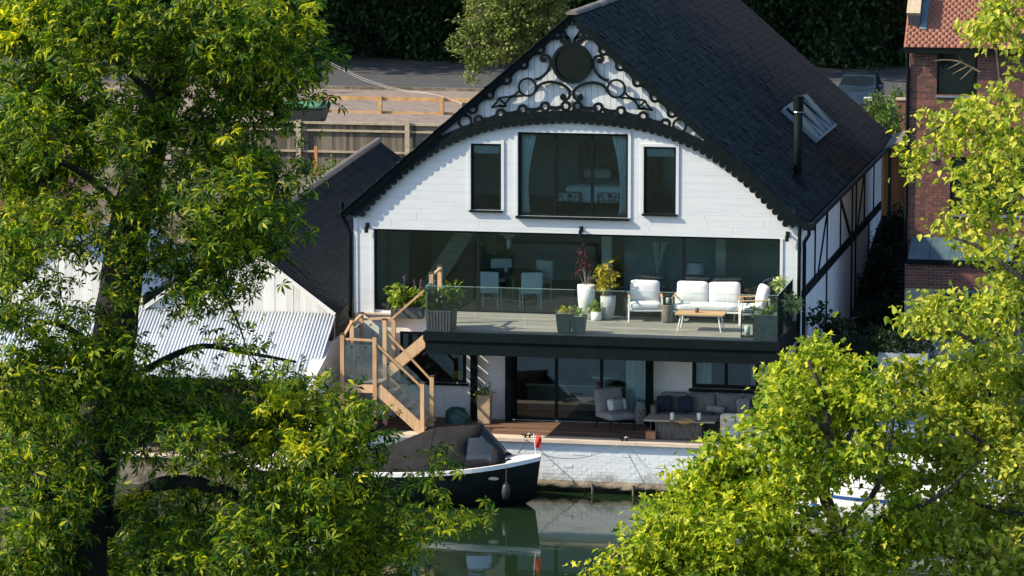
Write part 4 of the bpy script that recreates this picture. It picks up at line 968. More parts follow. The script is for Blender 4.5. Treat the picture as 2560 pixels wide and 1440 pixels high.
# flowering trough on the wall beside the staircase
tp = at_y(1015, 790, -.26); tr = thing('flower_trough', 'dark wall trough with lime green foliage and purple flower spikes above the staircase', 'planter', (tp[0], -.2, tp[2]), local=True)
mb = MB(); mb.box(-.35, .40, -.16, .17, -.05, .22); mb.build('trough', M['darkpot'], tr)
leafy(tr, [((-.15,-.03,.50),(.30,.16,.22),1.6),((.25,-.03,.45),(.22,.16,.16),1.6),((-.2,-.06,.30),(.2,.12,.12),1.2)], 'lf_lightg', .13, 'simple', 90, 9, .07, stem=.18)
for dx, h in ((-.05,.95),(.20,.88),(.35,.90),(-.28,.78),(-.12,.72)):
    P = np.array([(dx+random.uniform(-.012,.012), -.02+random.uniform(-.012,.012), h-.26+k*.006) for k in range(42)]); D = RNG.normal(0,1,(42,3)); D[:,2] += .6; D /= np.linalg.norm(D,axis=1)[:,None]
    W, T = leaf_arrays(P, D, .035, 'simple'); obj('flower_spike', arr_mesh('flower_spike', W, T, M['fl_purple']), tr)
    mb = MB(); mb.tube([(dx*.7,-.02,.2),(dx,-.02,h)], .006, 5); mb.build('stem', M['twig'], tr)

# ---------------------------------------------------------------- inside the balcony room
def dining_chair(loc, rz, label):
    t = thing('dining_chair', label, 'chair', loc, rz, 'white dining chairs', local=True)
    mb = MB(); mb.pad((0,0,.44), (.52,.52,.11), .04); mb.build('seat', M['chairwhite'], t, True)
    mb = MB(); mb.pad((0,.24,.68), (.52,.09,.46), .035); mb.build('backrest', M['chairwhite'], t, True)
    for sx in (-1,1):
        for sy in (-1,1): mb = MB(); mb.tube([(sx*.22,sy*.22,0),(sx*.22,sy*.21,.40)], [.014,.02], 6); mb.build('leg', M['wmetal'], t)
zi = 2.66
def iz(px, py): p = at_z(px, py, zi); return (float(p[0]), float(p[1]), zi)
tc_ = iz(1272, 757)
dining_chair(iz(1226,770), R(160-180+200), 'white upholstered dining chair nearest the window, left of the round table'); dining_chair(iz(1326,772), R(200), 'white upholstered dining chair nearest the window, right of the round table')
dining_chair((tc_[0]-.35,tc_[1]+1.0,zi), R(20), 'white dining chair on the far side of the round table, left one'); dining_chair((tc_[0]+.55,tc_[1]+.9,zi), R(-30), 'white dining chair on the far side of the round table, right one')
t = thing('dining_table', 'dark round dining table inside the balcony room', 'table', tc_, 0, local=True)
mb = MB(); mb.lathe([(.0,.70),(.78,.70),(.80,.72),(.80,.75),(0,.75)], n=28); mb.build('table_top', M['int_floor'], t)
mb = MB(); mb.lathe([(.30,0),(.28,.03),(.09,.12),(.09,.6),(.25,.70)], n=16); mb.build('pedestal', M['int_floor'], t, True)
mb = MB(); mb.lathe([(.03,0),(.05,.06),(.03,.16),(.02,.22)], (tc_[0]-.05,tc_[1]-.1,zi+.75), 10); tag(mb.build('vase', M['urn'], None, True), 'slim pale vase on the dark round dining table', 'vase')
t = thing('pendant_lamp', 'stepped pale pendant lamp hanging over the dining table', 'lamp', (tc_[0], tc_[1], 4.71), local=True)
mb = MB(); mb.tube([(0,0,.008),(0,0,-.25)], .008, 6); mb.build('cord', M['frame'], t)
mb = MB(); mb.lathe([(.06,-.25),(.10,-.30),(.26,-.36),(.26,-.38),(.16,-.40),(.10,-.48)], n=18); mb.build('lamp_shade', M['lampshade'], t, True)
mb = MB(); mb.lathe([(.05,-.5),(.07,-.55),(.05,-.72)], n=12); mb.build('lamp_body', M['lampshade'], t, True)
lp = iz(1733, 772); t = thing('table_lamp', 'pale drum-shaded lamp standing behind the sofa in the balcony room', 'lamp', (lp[0], lp[1]+.3, zi), local=True)
mb = MB(); mb.lathe([(.16,0),(.16,.02),(.02,.04),(.02,.62)], n=12); mb.build('stand', M['steel'], t)
mb = MB(); mb.lathe([(.25,.62),(.19,1.06)], n=20); mb.build('lamp_shade', M['lampshade'], t, True)
def sofa_in(px0, px1, py, label):
    a = iz(px0, py); b = iz(px1, py); w = b[0]-a[0]; t = thing('lounge_sofa', label, 'sofa', ((a[0]+b[0])/2, a[1]+.5, zi), R(180), 'grey sofas inside the balcony room', local=True)
    mb = MB(); mb.pad((0,0,.24),(w,.85,.40),.06); mb.build('base', M['greycush2'], t, True)
    mb = MB(); mb.pad((0,.36,.55),(w,.20,.45),.07); mb.build('backrest', M['greycush2'], t, True)
    for k in range(2): mb = MB(); mb.pad((-w/4+k*w/2,.22,.72),(w/2-.06,.16,.38),.07,.4,axis=1); mb.build('cushion', M['greycush'], t, True)
sofa_in(1700, 1860, 785, 'long grey sofa seen from behind through the glass beside the lamp'); sofa_in(1595, 1665, 780, 'small grey sofa seen through the glass behind the left armchair')
pg = iz(1622,760); t = thing('pampas_vase', 'tall dried grasses in a floor vase inside the balcony room', 'plant', (pg[0], pg[1]+1.2, zi), local=True)
mb = MB(); mb.lathe([(.12,0),(.16,.2),(.08,.5),(.09,.55)], n=14); mb.build('vase', M['greyurn'], t, True)
for k in range(7):
    a = random.uniform(0,6.28); x = .22*math.cos(a); mb = MB(); mb.tube([(0,0,.5),(x*.5,0,.95),(x,.05,1.35),(x*1.5,.05,1.25+.1*random.random())], [.006,.012,.03,.012], 6); mb.build('plume', M['curtain'], t)
# curtains and bedroom
def curtain(pts_x, y, z0, z1, label, m='curtain', pull=0.0):
    a, b = pts_x; n = 28; rows = 7; V = []
    for j in range(rows):
        tz = j/(rows-1)
        for i in range(n):
            u = i/(n-1); k = abs(pull)*math.sin(math.pi*min(1, (1-tz)*.75))
            lo, hi = a, b
            if pull > 0: lo = a+(b-a)*k
            if pull < 0: hi = b-(b-a)*k
            V.append((lo+(hi-lo)*u, y+.03*math.sin(u*26), z0+(z1-z0)*tz))
    Fq = [(j*n+i, j*n+i+1, (j+1)*n+i+1, (j+1)*n+i) for j in range(rows-1) for i in range(n-1)]
    me = arr_mesh('curtain', V, Fq, M[m], True); o = obj('curtain', me); sm = o.modifiers.new('thick', 'SOLIDIFY'); sm.thickness = .012
    tag(o, label, 'curtain', 'linen curtains'); return o
o = OPEN['big']; curtain((o[0]+.07, o[0]+.42), .22, 4.96, 6.94, 'tied linen curtain at the left of the upper bedroom window', pull=-.6); curtain((o[1]-.42, o[1]-.07), .22, 4.96, 6.94, 'tied linen curtain at the right of the upper bedroom window', pull=.6)
c0, c1 = gx(1560,950)[0], gx(1617,950)[0]; curtain((c0, c1), .30, .13, 2.16, 'pale full-length curtain inside the right end of the sliding door')
c0, c1 = gx(1738,930)[0], gx(1776,930)[0]; curtain((c0, c1), .26, .9, 2.10, 'sheer curtain at the left of the ground floor window'); c0, c1 = gx(1876,930)[0], gx(1893,930)[0]; curtain((c0, c1), .26, .9, 2.10, 'sheer curtain at the right of the ground floor window')
t = thing('bed', 'wide bed with pale throw in the upper bedroom', 'bed', (5.6, 3.2, 4.955), local=True)
mb = MB(); mb.pad((0,0,.34),(1.9,2.1,.45),.1); mb.build('mattress', M['bedwhite'], t, True); mb = MB(); mb.pad((0,1.15,.7),(2.0,.14,1.3),.05); mb.build('headboard', M['greycush'], t, True)
for sx in (-1,1): mb = MB(); mb.pad((sx*.45,.8,.66),(.7,.4,.25),.1); mb.build('pillow', M['bedwhite'], t, True)
for px, lb in ((1424,'left'),(1524,'right')):
    p = at_z(px, 522, 4.955); t = thing('foot_stool', 'boldly patterned foot stool at the bedroom window, %s of two' % lb, 'stool', (p[0], max(.7, p[1]), 4.955), 0, 'patterned stools', local=True)
    mb = MB(); mb.pad((0,0,.30),(.58,.42,.22),.05); mb.build('seat', M['zebra'], t, True)
    for sx in (-1,1):
        for sy in (-1,1): mb = MB(); mb.tube([(sx*.24,sy*.16,0),(sx*.24,sy*.16,.22)], .018, 6); mb.build('leg', M['dark'], t)
# low bench and white bowl inside the sliding door
p0, p1 = gx(1290,965), gx(1560,965); t = thing('sideboard', 'long low sideboard inside the ground floor sliding door', 'sideboard', ((p0[0]+p1[0])/2, 1.6, .125), local=True); w = (p1[0]-p0[0])/2
mb = MB(); mb.box(-w, w, -.22, .22, .05, .62); mb.build('cabinet', M['int_floor'], t); mb = MB(); mb.box(-w-.02, w+.02, -.24, .24, .625, .66); mb.build('top', M['coping'], t)
b0 = gx(1484,950); mb = MB(); mb.lathe([(.10,0),(.30,.14),(.36,.24),(.33,.24),(.1,.04),(0,.03)], (b0[0], 1.6, .785), 20); tag(mb.build('bowl', M['cush'], None, True), 'wide white bowl on the sideboard inside the sliding door', 'bowl')
g0 = gx(1137,942); mb = MB(); mb.pad((g0[0], .42, OPEN['gl'][2]+.13), (.24,.16,.22), .05); tag(mb.build('orange_box', M['orange'], None, True), 'orange box on the ledge inside the left ground floor window', 'box')
mb = MB(); mb.box(OPEN['gl'][0]-.3, OPEN['gl'][1]+.1, .22, .7, OPEN['gl'][2]-.06, OPEN['gl'][2]+.0); mb.build('window_ledge', M['int_floor'], H)

# ---------------------------------------------------------------- terrace furniture
def tz(px, py): p = at_z(px, py, ZT); return (float(p[0]), float(p[1]), ZT+.002)
t = thing('lounge_chair', 'grey upholstered lounge chair on dark legs by the terrace sliding door', 'chair', tz(1538,1072), R(38), local=True)
mb = MB(); mb.pad((0,-.02,.34),(.72,.78,.17),.06,.1); mb.build('seat', M['greycush2'], t, True)
mb = MB(); mb.pad((0,.33,.62),(.70,.17,.60),.07,.15,axis=1,rot=Matrix.Rotation(R(-12),3,'X')); mb.build('backrest', M['greycush2'], t, True)
for sx in (-1,1):
    for sy in (-1,1): mb = MB(); mb.tube([(sx*.32,sy*.36,0),(sx*.29,sy*.31,.27)], [.013,.024], 6); mb.build('leg', M['frame'], t)
lc = tz(1538,1072); mb = MB(); mb.pad((lc[0]+.02, lc[1]+.10, ZT+.56),(.46,.13,.28),.05,.4,axis=1,rot=Matrix.Rotation(R(38),3,'Z')@Matrix.Rotation(R(-20),3,'X')); cp = mb.build('scatter_cushion', M['cush'], None, True); tag(cp, 'white striped cushion lying on the grey lounge chair', 'cushion')
mb = MB(); mb.pad((lc[0]+.025, lc[1]+.085, ZT+.56),(.30,.16,.285),.05,.4,axis=1,rot=Matrix.Rotation(R(38),3,'Z')@Matrix.Rotation(R(-20),3,'X')); mb.build('grey_panel', M['greycush2'], cp, True)
a = tz(1645,1062); b = tz(1935,1070); w = b[0]-a[0]
t = thing('corner_sofa', 'long grey rattan corner sofa against the terrace wall under the window', 'sofa', (a[0]+w/2, -.62, ZT+.002), 0, local=True)
mb = MB(); mb.box(-w/2, w/2, -.42, .42, .02, .27); mb.box(-w/2, w/2, .36, .45, .27, .70); mb.box(-w/2-.02, -w/2+.09, -.42, .45, .02, .62); mb.build('frame', M['rattan'], t)
for k in range(4): mb = MB(); mb.pad((-w/2+.10+(w-.1)*(k+.5)/4, -.04, .345),((w-.12)/4-.01,.76,.15),.05,.12); mb.build('seat_cushion', M['greycush'], t, True)
for k in range(4): mb = MB(); mb.pad((-w/2+.10+(w-.1)*(k+.5)/4, .26, .62),((w-.12)/4-.01,.18,.46),.07,.35,axis=1,rot=Matrix.Rotation(R(-10),3,'X')); mb.build('back_cushion', M['greycush'], t, True)
sx0 = a[0]
for k, (px, m_, lb) in enumerate(((1662,'navy','navy cushion at the left arm of the terrace sofa'),(1714,'navy','large navy cushion second from the left arm of the terrace sofa'),(1888,'navy','navy cushion towards the right end of the terrace sofa'),(1862,'greycush2','pale grey cushion beside the right-hand navy one on the terrace sofa'),(1790,'greycush2','small grey bolster lying mid-sofa on the terrace'))):
    p = at_y(px, 1020, -.55); s_ = (.36,.12,.36) if k < 4 else (.42,.16,.17)
    mb = MB(); mb.pad((p[0], -.62, ZT+.44+s_[2]/2), s_, .05, .5, axis=1, rot=Matrix.Rotation(R(-18),3,'X')@Matrix.Rotation(R(random.uniform(-9,9)),3,'Y')); tag(mb.build('scatter_cushion', M[m_], None, True), lb, 'cushion', 'sofa cushions')
c = tz(1704,1092); t = thing('rattan_table', 'low terrace table with weathered top on a grey rattan block', 'table', c, R(0), local=True)
mb = MB(); mb.box(-.50, .50, -.26, .26, 0, .40); mb.build('base', M['rattan'], t)
for k in range(26): mb = MB(); mb.box(-.498+k*.0385, -.498+k*.0385+.026, -.268, -.2605, .005, .395); mb.build('weave_strand', M['rattan'], t)
for k in range(5): mb = MB(); mb.box(-.82, .82, -.40+k*.16, -.40+k*.16+.155, .405, .445); mb.build('top_plank', M['tabletop'], t)
zt = ZT+.448
for px, lb in ((1680,'white pillar candle left of the bowl on the rattan table'),(1747,'white pillar candle right of the bowl on the rattan table')):
    p = at_z(px, 1053, zt); t = thing('pillar_candle', lb, 'candle', (p[0], p[1], zt), 0, 'pillar candles', local=True)
    mb = MB(); mb.lathe([(.055,0),(.06,.012),(.03,.03)], n=12); mb.build('holder', M['black'], t); mb = MB(); mb.lathe([(.045,.025),(.045,.19),(.03,.20)], n=12); mb.build('wax', M['candle'], t, True)
p = at_z(1711,1059, zt); mb = MB(); mb.lathe([(.10,0),(.19,.05),(.205,.085),(.19,.085),(.16,.04),(0,.025)], (p[0],p[1],zt), 20); tag(mb.build('wooden_bowl', M['teak'], None, True), 'shallow honey wooden bowl on the rattan terrace table', 'bowl')
p = tz(1627,1096); t = thing('wooden_block', 'small orange-brown wooden box on the terrace edge by the rattan table', 'box', p, R(4), local=True)
mb = MB(); mb.box(-.11,.11,-.09,.09,0,.15); mb.build('body', M['terracotta'], t); mb = MB(); mb.box(-.115,.115,-.095,.095,.152,.168); mb.build('lid', M['terracotta'], t)
p = tz(1850,1102); t = thing('cream_lounge_seat', 'cream lounge seat seen from behind at the right end of the terrace', 'chair', (p[0]+.06,p[1]+.32,ZT+.002), R(176), local=True)
mb = MB(); mb.pad((0,0,.20),(1.0,.8,.28),.07); mb.build('seat', M['cream'], t, True); mb = MB(); mb.pad((0,.33,.40),(1.0,.20,.46),.08,.15,axis=1,rot=Matrix.Rotation(R(-6),3,'X')); mb.build('backrest', M['cream'], t, True)
for sx in (-1,1): mb = MB(); mb.pad((sx*.43,0,.36),(.15,.7,.3),.06); mb.build('arm', M['cream'], t, True)
def woven_vase(loc, h, label):
    t = thing('lattice_vase', label, 'vase', loc, 0, 'lattice vases', local=True)
    prof = [(.09,0),(.13,.15*h),(.155,.42*h),(.13,.7*h),(.075,.95*h),(.085,h)]
    mb = MB(); mb.lathe([(r_*.93,z) for r_, z in prof], n=18); mb.build('body', M['greyurn'], t, True)
    for d in (-1,1):
        for k in range(9):
            pts = []
            for i in range(15):
                z = h*i/14; r_ = np.interp(z, [q[1] for q in prof], [q[0] for q in prof]); a = 2*math.pi*k/9+d*i*.16; pts.append((r_*math.cos(a), r_*math.sin(a), z))
            mb = MB(); mb.tube(pts, .010, 5); mb.build('lattice_strand', M['urn'], t)
woven_vase(tz(1836,1104), .46, 'white lattice vase in front of the cream seat at the terrace edge'); woven_vase(tz(1602,1058), .52, 'grey-white lattice vase by the curtain behind the grey lounge chair')
t = pot(tz(1212,1056), [(.20,0),(.22,.66),(.19,.66)], 'tanpot', 'tall tan square planter with spiky leaves between the black posts', n=4, square=True)
leafy(t, [((0,0,.78),(.16,.14,.10),2)], 'lf_mid', .24, 'blade', 120, 8, .03, stem=.62); leafy(t, [((-.14,-.06,.62),(.08,.08,.10),2)], 'lf_lightg', .12, 'simple', 120, 6, .03, stem=.62, name='trailing_leaves')
p = tz(1143,1056); mb = MB(); V = []; n = 22
for j in range(9):
    for i in range(n):
        a = 2*math.pi*i/n; f = math.cos(j/8*math.pi/2)**.6; r_ = (.30+.05*math.sin(3*a+j)+random.uniform(-.03,.03))*f; V.append((p[0]+r_*math.cos(a), p[1]+r_*.7*math.sin(a), ZT+.36*math.sin(j/8*math.pi/2)+(random.uniform(-.02,.02) if j else 0)))
Fq = [(j*n+i, j*n+(i+1)%n, (j+1)*n+(i+1)%n, (j+1)*n+i) for j in range(8) for i in range(n)]
tag(obj('tarpaulin_bundle', arr_mesh('tarpaulin_bundle', V, Fq, M['green_tarp'])), 'crumpled dark green tarpaulin bundle on the terrace behind the boat', 'tarpaulin')
# cleats, ropes
cleats = []
for px, py, lb in ((1320,1093,'black mooring cleat on the coping above the boat bow'),(1560,1104,'black mooring cleat on the coping by the grey lounge chair')):
    p = at_z(px, py, ZT+.012); p = (p[0], QY+.03, ZT+.013); cleats.append(p); t = thing('mooring_cleat', lb, 'cleat', p, R(6), 'mooring cleats', local=True)
    mb = MB(); mb.tube([(-.14,0,.075),(-.08,0,.06),(.08,0,.06),(.14,0,.075)], .018, 6); mb.build('horn', M['frame'], t)
    for sx in (-1,1): mb = MB(); mb.lathe([(.03,0),(.02,.03),(.018,.06)], (sx*.05,0,0), 8); mb.build('foot', M['frame'], t)
    mb = MB(); mb.tube([(.05,.03,.05),(.09,.0,.09),(.05,-.03,.10),(.01,0,.08)], .022, 6); mb.build('rope_turn', M['palerope'], t)
def rope(a, b, sag, m, label, r=.009):
    a = Vector(a); b = Vector(b); mb = MB(); mb.tube([a.lerp(b, t)+Vector((0,0,-sag*4*t*(1-t))) for t in np.linspace(0,1,16)], r, 5); tag(mb.build('mooring_rope', M[m], None), label, 'rope', 'mooring ropes')
# ---------------------------------------------------------------- moored boats
def hull_mesh(L_, half, sheer, keel, nose, n=28, flare=.8):
    """stations from stern (s=0) to bow (s=1): returns ring points per station, port to starboard"""
    st = []
    for i in range(n+1):
        s = i/n; b = half*(1-max(0, (s-.50)/.50)**3.2)*(.90+.10*min(1, s/.3)); b = max(b, .015)
        zt_ = sheer(s); zk = keel(s); xs = s*L_+nose(s)
        pts = []
        for f, g in ((1,1),(.985,.75),(.94,.5),(.80*flare+.1,.22),(.45,.05),(0,0)):
            pts.append((xs-(1-g)*.12*max(0,(s-.7)/.3), b*f, zk+(zt_-zk)*g))
        st.append(pts+[(x,-y,z) for x, y, z in pts[-2::-1]])
    return st
def loft(st, cap=True):
    k = len(st[0]); V = [p for r_ in st for p in r_]; Fq = [(i*k+j, (i+1)*k+j, (i+1)*k+j+1, i*k+j+1) for i in range(len(st)-1) for j in range(k-1)]
    if cap: Fq.append(tuple(range(k)))
    return V, Fq
# black sloop: bow to the right, 6.6 m long, lying along the quay
BL = 6.6; bx, by = 5.25-BL, -4.05
B = thing('sloop_boat', 'black hulled open sloop with dark canvas hood moored at the quay', 'boat', (bx, by, ZW), R(1.5), local=True)
shr = lambda s: .76+.31*max(0,(s-.35)/.65)**2+.10*max(0,(.3-s)/.3)**2
kel = lambda s: -.35+.50*max(0,(s-.78)/.22)**2
st = hull_mesh(BL, 1.06, shr, kel, lambda s: 0)
V, Fq = loft(st); mb = MB(); mb.add(V, Fq); HU = mb.build('hull', M['hull'], B, True)
# white gunwale and foredeck
gw = MB()
for sgn in (1,-1):
    rail_ = []
    for r_ in st: 
        p = r_[0] if sgn > 0 else r_[-1]; rail_.append(p)
    for i in range(len(rail_)-1):
        a, b = rail_[i], rail_[i+1]
        def sec(p): 
            y = p[1]; o = .035*sgn; return [(p[0], y+o, p[2]-.065), (p[0], y+o, p[2]+.03), (p[0], y-.08*sgn if abs(y) > .09 else 0, p[2]+.035), (p[0], y-.08*sgn if abs(y) > .09 else 0, p[2]-.05)]
        A_, B_ = sec(a), sec(b); gw.add(A_+B_, [(0,1,5,4),(1,2,6,5),(2,3,7,6),(3,0,4,7)][::1] if sgn > 0 else [(4,5,1,0),(5,6,2,1),(6,7,3,2),(7,4,0,3)])
gw.build('gunwale', M['gel'], B, False)
fd = MB(); i0 = int(28*.84); rows = []
for r_ in st[i0:]:
    y = max(r_[0][1]-.06, .0); z = r_[0][2]; rows.append([(r_[0][0],y,z+.03),(r_[0][0],y*.5,z+.075),(r_[0][0],0,z+.09),(r_[0][0],-y*.5,z+.075),(r_[0][0],-y,z+.03)])
V, Fq = loft(rows, False); fd.add(V, Fq); fd.add(rows[0]+[(p[0],p[1],p[2]-.25) for p in rows[0]], [(i,i+1,i+6,i+5) for i in range(4)]); fd.build('foredeck', M['gel'], B, True)
fdr = MB(); rows = [[(r_[0][0],max(r_[0][1]-.03,0),r_[0][2]-.02),(r_[0][0],0,r_[0][2]-.02),(r_[0][0],-max(r_[0][1]-.03,0),r_[0][2]-.02)] for r_ in st[:9]]
V, Fq = loft(rows, False); fdr.add(V, Fq); fdr.build('stern_deck', M['gel'], B)
# canvas hood
hood = MB(); rows = []; xs_h = np.linspace(.30, .885, 15)
def hood_z(s):    # crown height above gunwale
    return np.interp(s, [.30,.45,.60,.63,.79,.81,.885], [.16,.42,.84,.90,.93,.90,.16])
for s in xs_h:
    i = s*28; k = int(i); f = i-k; y = (st[k][0][1]*(1-f)+st[min(k+1,28)][0][1]*f)-.05; zg = shr(s)+.02; h = hood_z(s); row = []
    for t_ in np.linspace(-1, 1, 15):
        a = (t_+1)*math.pi/2; yy = -y*math.copysign(abs(t_)**1.0, t_); q_ = 1-abs(t_); zz_ = zg+h*(q_*1.45-.45*q_*q_)*(1-.10*math.exp(-(t_/.12)**2)); wr = .006*math.sin(9*a+5*s*BL)*math.sin(a)
        row.append((s*BL+.05*math.sin(a)*(.5-s), yy, zz_+wr))
    rows.append(row)
V, Fq = loft(rows, False); kk = 15
side_q = [(i,j) for i in range(14) for j in range(14)]
win_cells = {(i,j) for i in (11,12) for j in (10,11,12)} | {(i,j) for i in (12,13) for j in (5,6,7,8,9)}
Fc = []; Fw = []
for idx, f in enumerate(Fq):
    i, j = divmod(idx, 14); (Fw if (i,j) in win_cells else Fc).append(f)
hood.add(V, Fc); HO = hood.build('canvas_hood', M['canvas'], B, True); HO.modifiers.new('thick','SOLIDIFY').thickness = .012
for sel in (lambda f: min(divmod(v_, 15)[1] for v_ in f) >= 10, lambda f: min(divmod(v_, 15)[1] for v_ in f) < 10):
    fs_ = [f for f in Fw if sel(f)]; use = sorted({v_ for f in fs_ for v_ in f}); mp_ = {v_: i for i, v_ in enumerate(use)}
    hw_ = MB(); hw_.add([V[v_] for v_ in use], [tuple(mp_[v_] for v_ in f) for f in fs_]); hw_.build('vinyl_window', M['clear'], HO, True)
for j in (3, 8):
    pts = [rows[j][k] for k in range(15)]; mb = MB(); mb.tube([Vector(p)+Vector((0,0,.008)) for p in pts], .018, 5); mb.build('hood_seam', M['canvas'], HO)
i_ = 12; pts = [rows[i_+2][k] for k in range(15)]; mb = MB(); mb.tube([Vector(p)+Vector((0,0,.005)) for p in pts], .022, 6); mb.build('windscreen_frame', M['frame'], HO)
def nearside(s, g): 
    i = s*28; k = int(i); r_ = st[k]; return r_[-1], r_[-4]
mb = MB(); mb.lathe([(0,-.20),(.08,-.16),(.10,0),(.08,.14),(.03,.2)], (BL*.90,-.78,.42), 12); FE = mb.build('fender', M['bin_dark'], B, True)
mb = MB(); mb.tube([(BL*.90,-.78,.60),(BL*.90,-.70,1.0)], .008, 5); mb.build('fender_line', M['rope'], FE)
mb = MB(); V = [(BL*.86+.12*math.cos(a), -.862+.05*abs(math.cos(a))*0, .72+.035*math.sin(a)) for a in np.linspace(0,2*math.pi,14,False)]; mb.prism(V,(0,-.03,0)); mb.build('vent_plate', M['steel'], B)
mb = MB(); mb.tube([(BL*.86,-.76,1.03),(BL*.88,-.66,1.09),(BL*.91,-.5,1.10)], .02, 6); mb.build('bow_cleat', M['frame'], B)
mb = MB(); mb.tube([(BL-.10,0,1.05),(BL-.16,0,1.62)], .011, 6); FS = mb.build('flag_staff', M['gel'], B)
V = []; 
for i in range(6):
    for j in range(4): V.append((BL-.13-.012+.055*i*.35+.02*math.sin(i*1.3), .02*math.sin(i*1.7+j), 1.60-.06*i-.02*j+(.035*j)))
Fq = [(i*4+j, (i+1)*4+j, (i+1)*4+j+1, i*4+j+1) for i in range(5) for j in range(3)]
V = []
for i in range(7):
    for j in range(5): V.append((BL-.115+.030*j+.012*math.sin(i), .025*math.sin(j*1.6+i*.8), 1.60-.05*i-.012*j))
Fq = [(i*5+j, (i+1)*5+j, (i+1)*5+j+1, i*5+j+1) for i in range(6) for j in range(4)]
fo = obj('flag', arr_mesh('flag', V, Fq, M['red'], True), FS); fo.modifiers.new('thick','SOLIDIFY').thickness = .004
bow = Vector((bx+BL*.99, by+.17, ZW+1.17))
rope(bow, cleats[1], .25, 'palerope', 'slack mooring rope from the sloop bow to the right-hand cleat', .008)
rope(bow+Vector((-.5,.2,-.05)), cleats[0], .05, 'rope', 'short dark mooring rope from the sloop foredeck to the left-hand cleat', .012)
e_ = at_y(1660, 1215, QY-.2); rope(Vector(cleats[1])+Vector((.05,0,0)), (e_[0], QY-.16, ZW+.02), -.0, 'palerope', 'thin taut line running from the right-hand cleat down to the water', .005)
# white motor boat glimpsed through the leaves on the right
RB = thing('motor_boat', 'white motor boat with a blue stripe moored behind the right-hand tree', 'boat', (10.85, -4.0, ZW), R(0), local=True)
st2 = hull_mesh(6.4, 1.1, lambda s: .78+.12*s, lambda s: -.3+.3*max(0,(s-.8)/.2)**2, lambda s: 0)
st2 = [[(6.4-x, y, z) for x, y, z in r_] for r_ in st2]
mb = MB(); V, Fq = loft(st2); mb.add(V, [f[::-1] for f in Fq]); mb.build('hull', M['gel'], RB, True)
for sgn, c in ((1,0),(-1,-1)):
    sb = MB()
    for i in range(26):
        a, b = st2[i], st2[i+1]; 
        def lerp(p, q, t): return tuple(p[k]+(q[k]-p[k])*t for k in range(3))
        j, j2 = (0,1) if sgn > 0 else (-1,-2)
        q = [lerp(a[j],a[j2],.75), lerp(b[j],b[j2],.75), lerp(b[j],b[j2],1.0), lerp(a[j],a[j2],1.0)]; sb.add([(x, y+.012*sgn, z) for x, y, z in q], [(0,1,2,3)])
    sb.build('stripe', M['navystripe'], RB)
mb = MB(); rows = [[(r_[0][0],r_[0][1]-.03,r_[0][2]+.01),(r_[0][0],0,r_[0][2]+.06),(r_[0][0],-r_[0][1]+.03,r_[0][2]+.01)] for r_ in st2]; V, Fq = loft(rows, False); mb.add(V, [f[::-1] for f in Fq]); mb.build('deck', M['gel'], RB, True)
mb = MB(); mb.xz([(1.6,.8),(4.6,.8),(4.4,1.30),(2.3,1.30)], -.75, .75); CB = mb.build('cabin', M['gel'], RB)
mb = MB(); mb.xz([(2.0,.95),(4.2,.95),(4.1,1.18),(2.3,1.18)], -.765, -.752); mb.build('cabin_window', M['frame'], CB)
mb = MB(); mb.box(2.2,4.6,-.8,.8,1.301,1.34); mb.build('cabin_roof', M['gel'], CB)
p = at_y(2033, 1278, -5.25); mb = MB(); mb.lathe([(0,-.17),(.10,-.14),(.165,-.03),(.16,.06),(.09,.15),(.03,.19),(.03,.24)], (p[0]-10.85, -1.20, p[2]-ZW), 14); mb.build('fender_ball', M['blue'], RB, True)
mb = MB(); mb.tube([(p[0]-10.85,-1.2,p[2]-ZW+.2),(p[0]-10.85,-1.0,.85)], .01, 5); mb.build('fender_line', M['rope'], RB)
# right-hand quay and its furniture
mb = MB(); mb.box(12.45, 40, QY+.02, QY+.4, -1.5, ZT); tag(mb.build('stone_quay', M['concrete']), 'grey stone quay beyond the white wall at the right', 'quay')
mb = MB(); mb.box(12.45, 40, QY+.4, -.05, -.5, ZT-.01); mb.build('quay_paving', M['pave'], None, kind='structure')
mb = MB(); mb.box(11.85, 12.43, QY-.05, QY+.5, -1.5, .62); PR = mb.build('pier', M['render']); tag(PR, 'white rendered pier at the end of the terrace coping', 'pier'); mb = MB(); mb.box(11.80, 12.44, QY-.10, QY+.55, .622, .68); mb.build('cap', M['wbrick'], PR)
p = at_z(2215,1108,ZT); t = thing('garden_table', 'white garden table on the quay glimpsed through the right-hand tree', 'table', (p[0], p[1], ZT), 0, local=True)
mb = MB(); mb.pad((0,0,.36),(1.35,.8,.07),.02); mb.build('table_top', M['gel'], t); 
for sx in (-1,1):
    for sy in (-1,1): mb = MB(); mb.box(sx*.6-.03,sx*.6+.03,sy*.34-.03,sy*.34+.03,0,.325); mb.build('leg', M['gel'], t)

# ---------------------------------------------------------------- left-hand sheds
SH = thing('boarded_shed', 'pale boarded gable shed with dark tiled roof beside the house', 'shed', (-3, -1, 0))
zr = 4.40; fx = -.092
def spx(y): return fx*(y+1)
apx = at_y(597, 592, -1); eR = at_y(843, 781, -1); ax_, zr = apx[0], apx[2]; ex, ze = eR[0], eR[2]; elx = 2*ax_-ex
y1 = 22.0
roofm = MB()
def RP(x, y, z): return (x+spx(y), y, z)
for xe, sgn in ((ex,1),(elx,-1)):
    roofm.add([RP(ax_,-1.12,zr),RP(ax_,y1,zr),RP(xe,y1,ze),RP(xe,-1.12,ze),RP(ax_,-1.12,zr-.1),RP(ax_,y1,zr-.1),RP(xe,y1,ze-.1),RP(xe,-1.12,ze-.1)], [(0,1,2,3),(7,6,5,4),(3,2,6,7),(0,3,7,4),(2,1,5,6)])
SR = roofm.build('roof', M['dark'], SH)
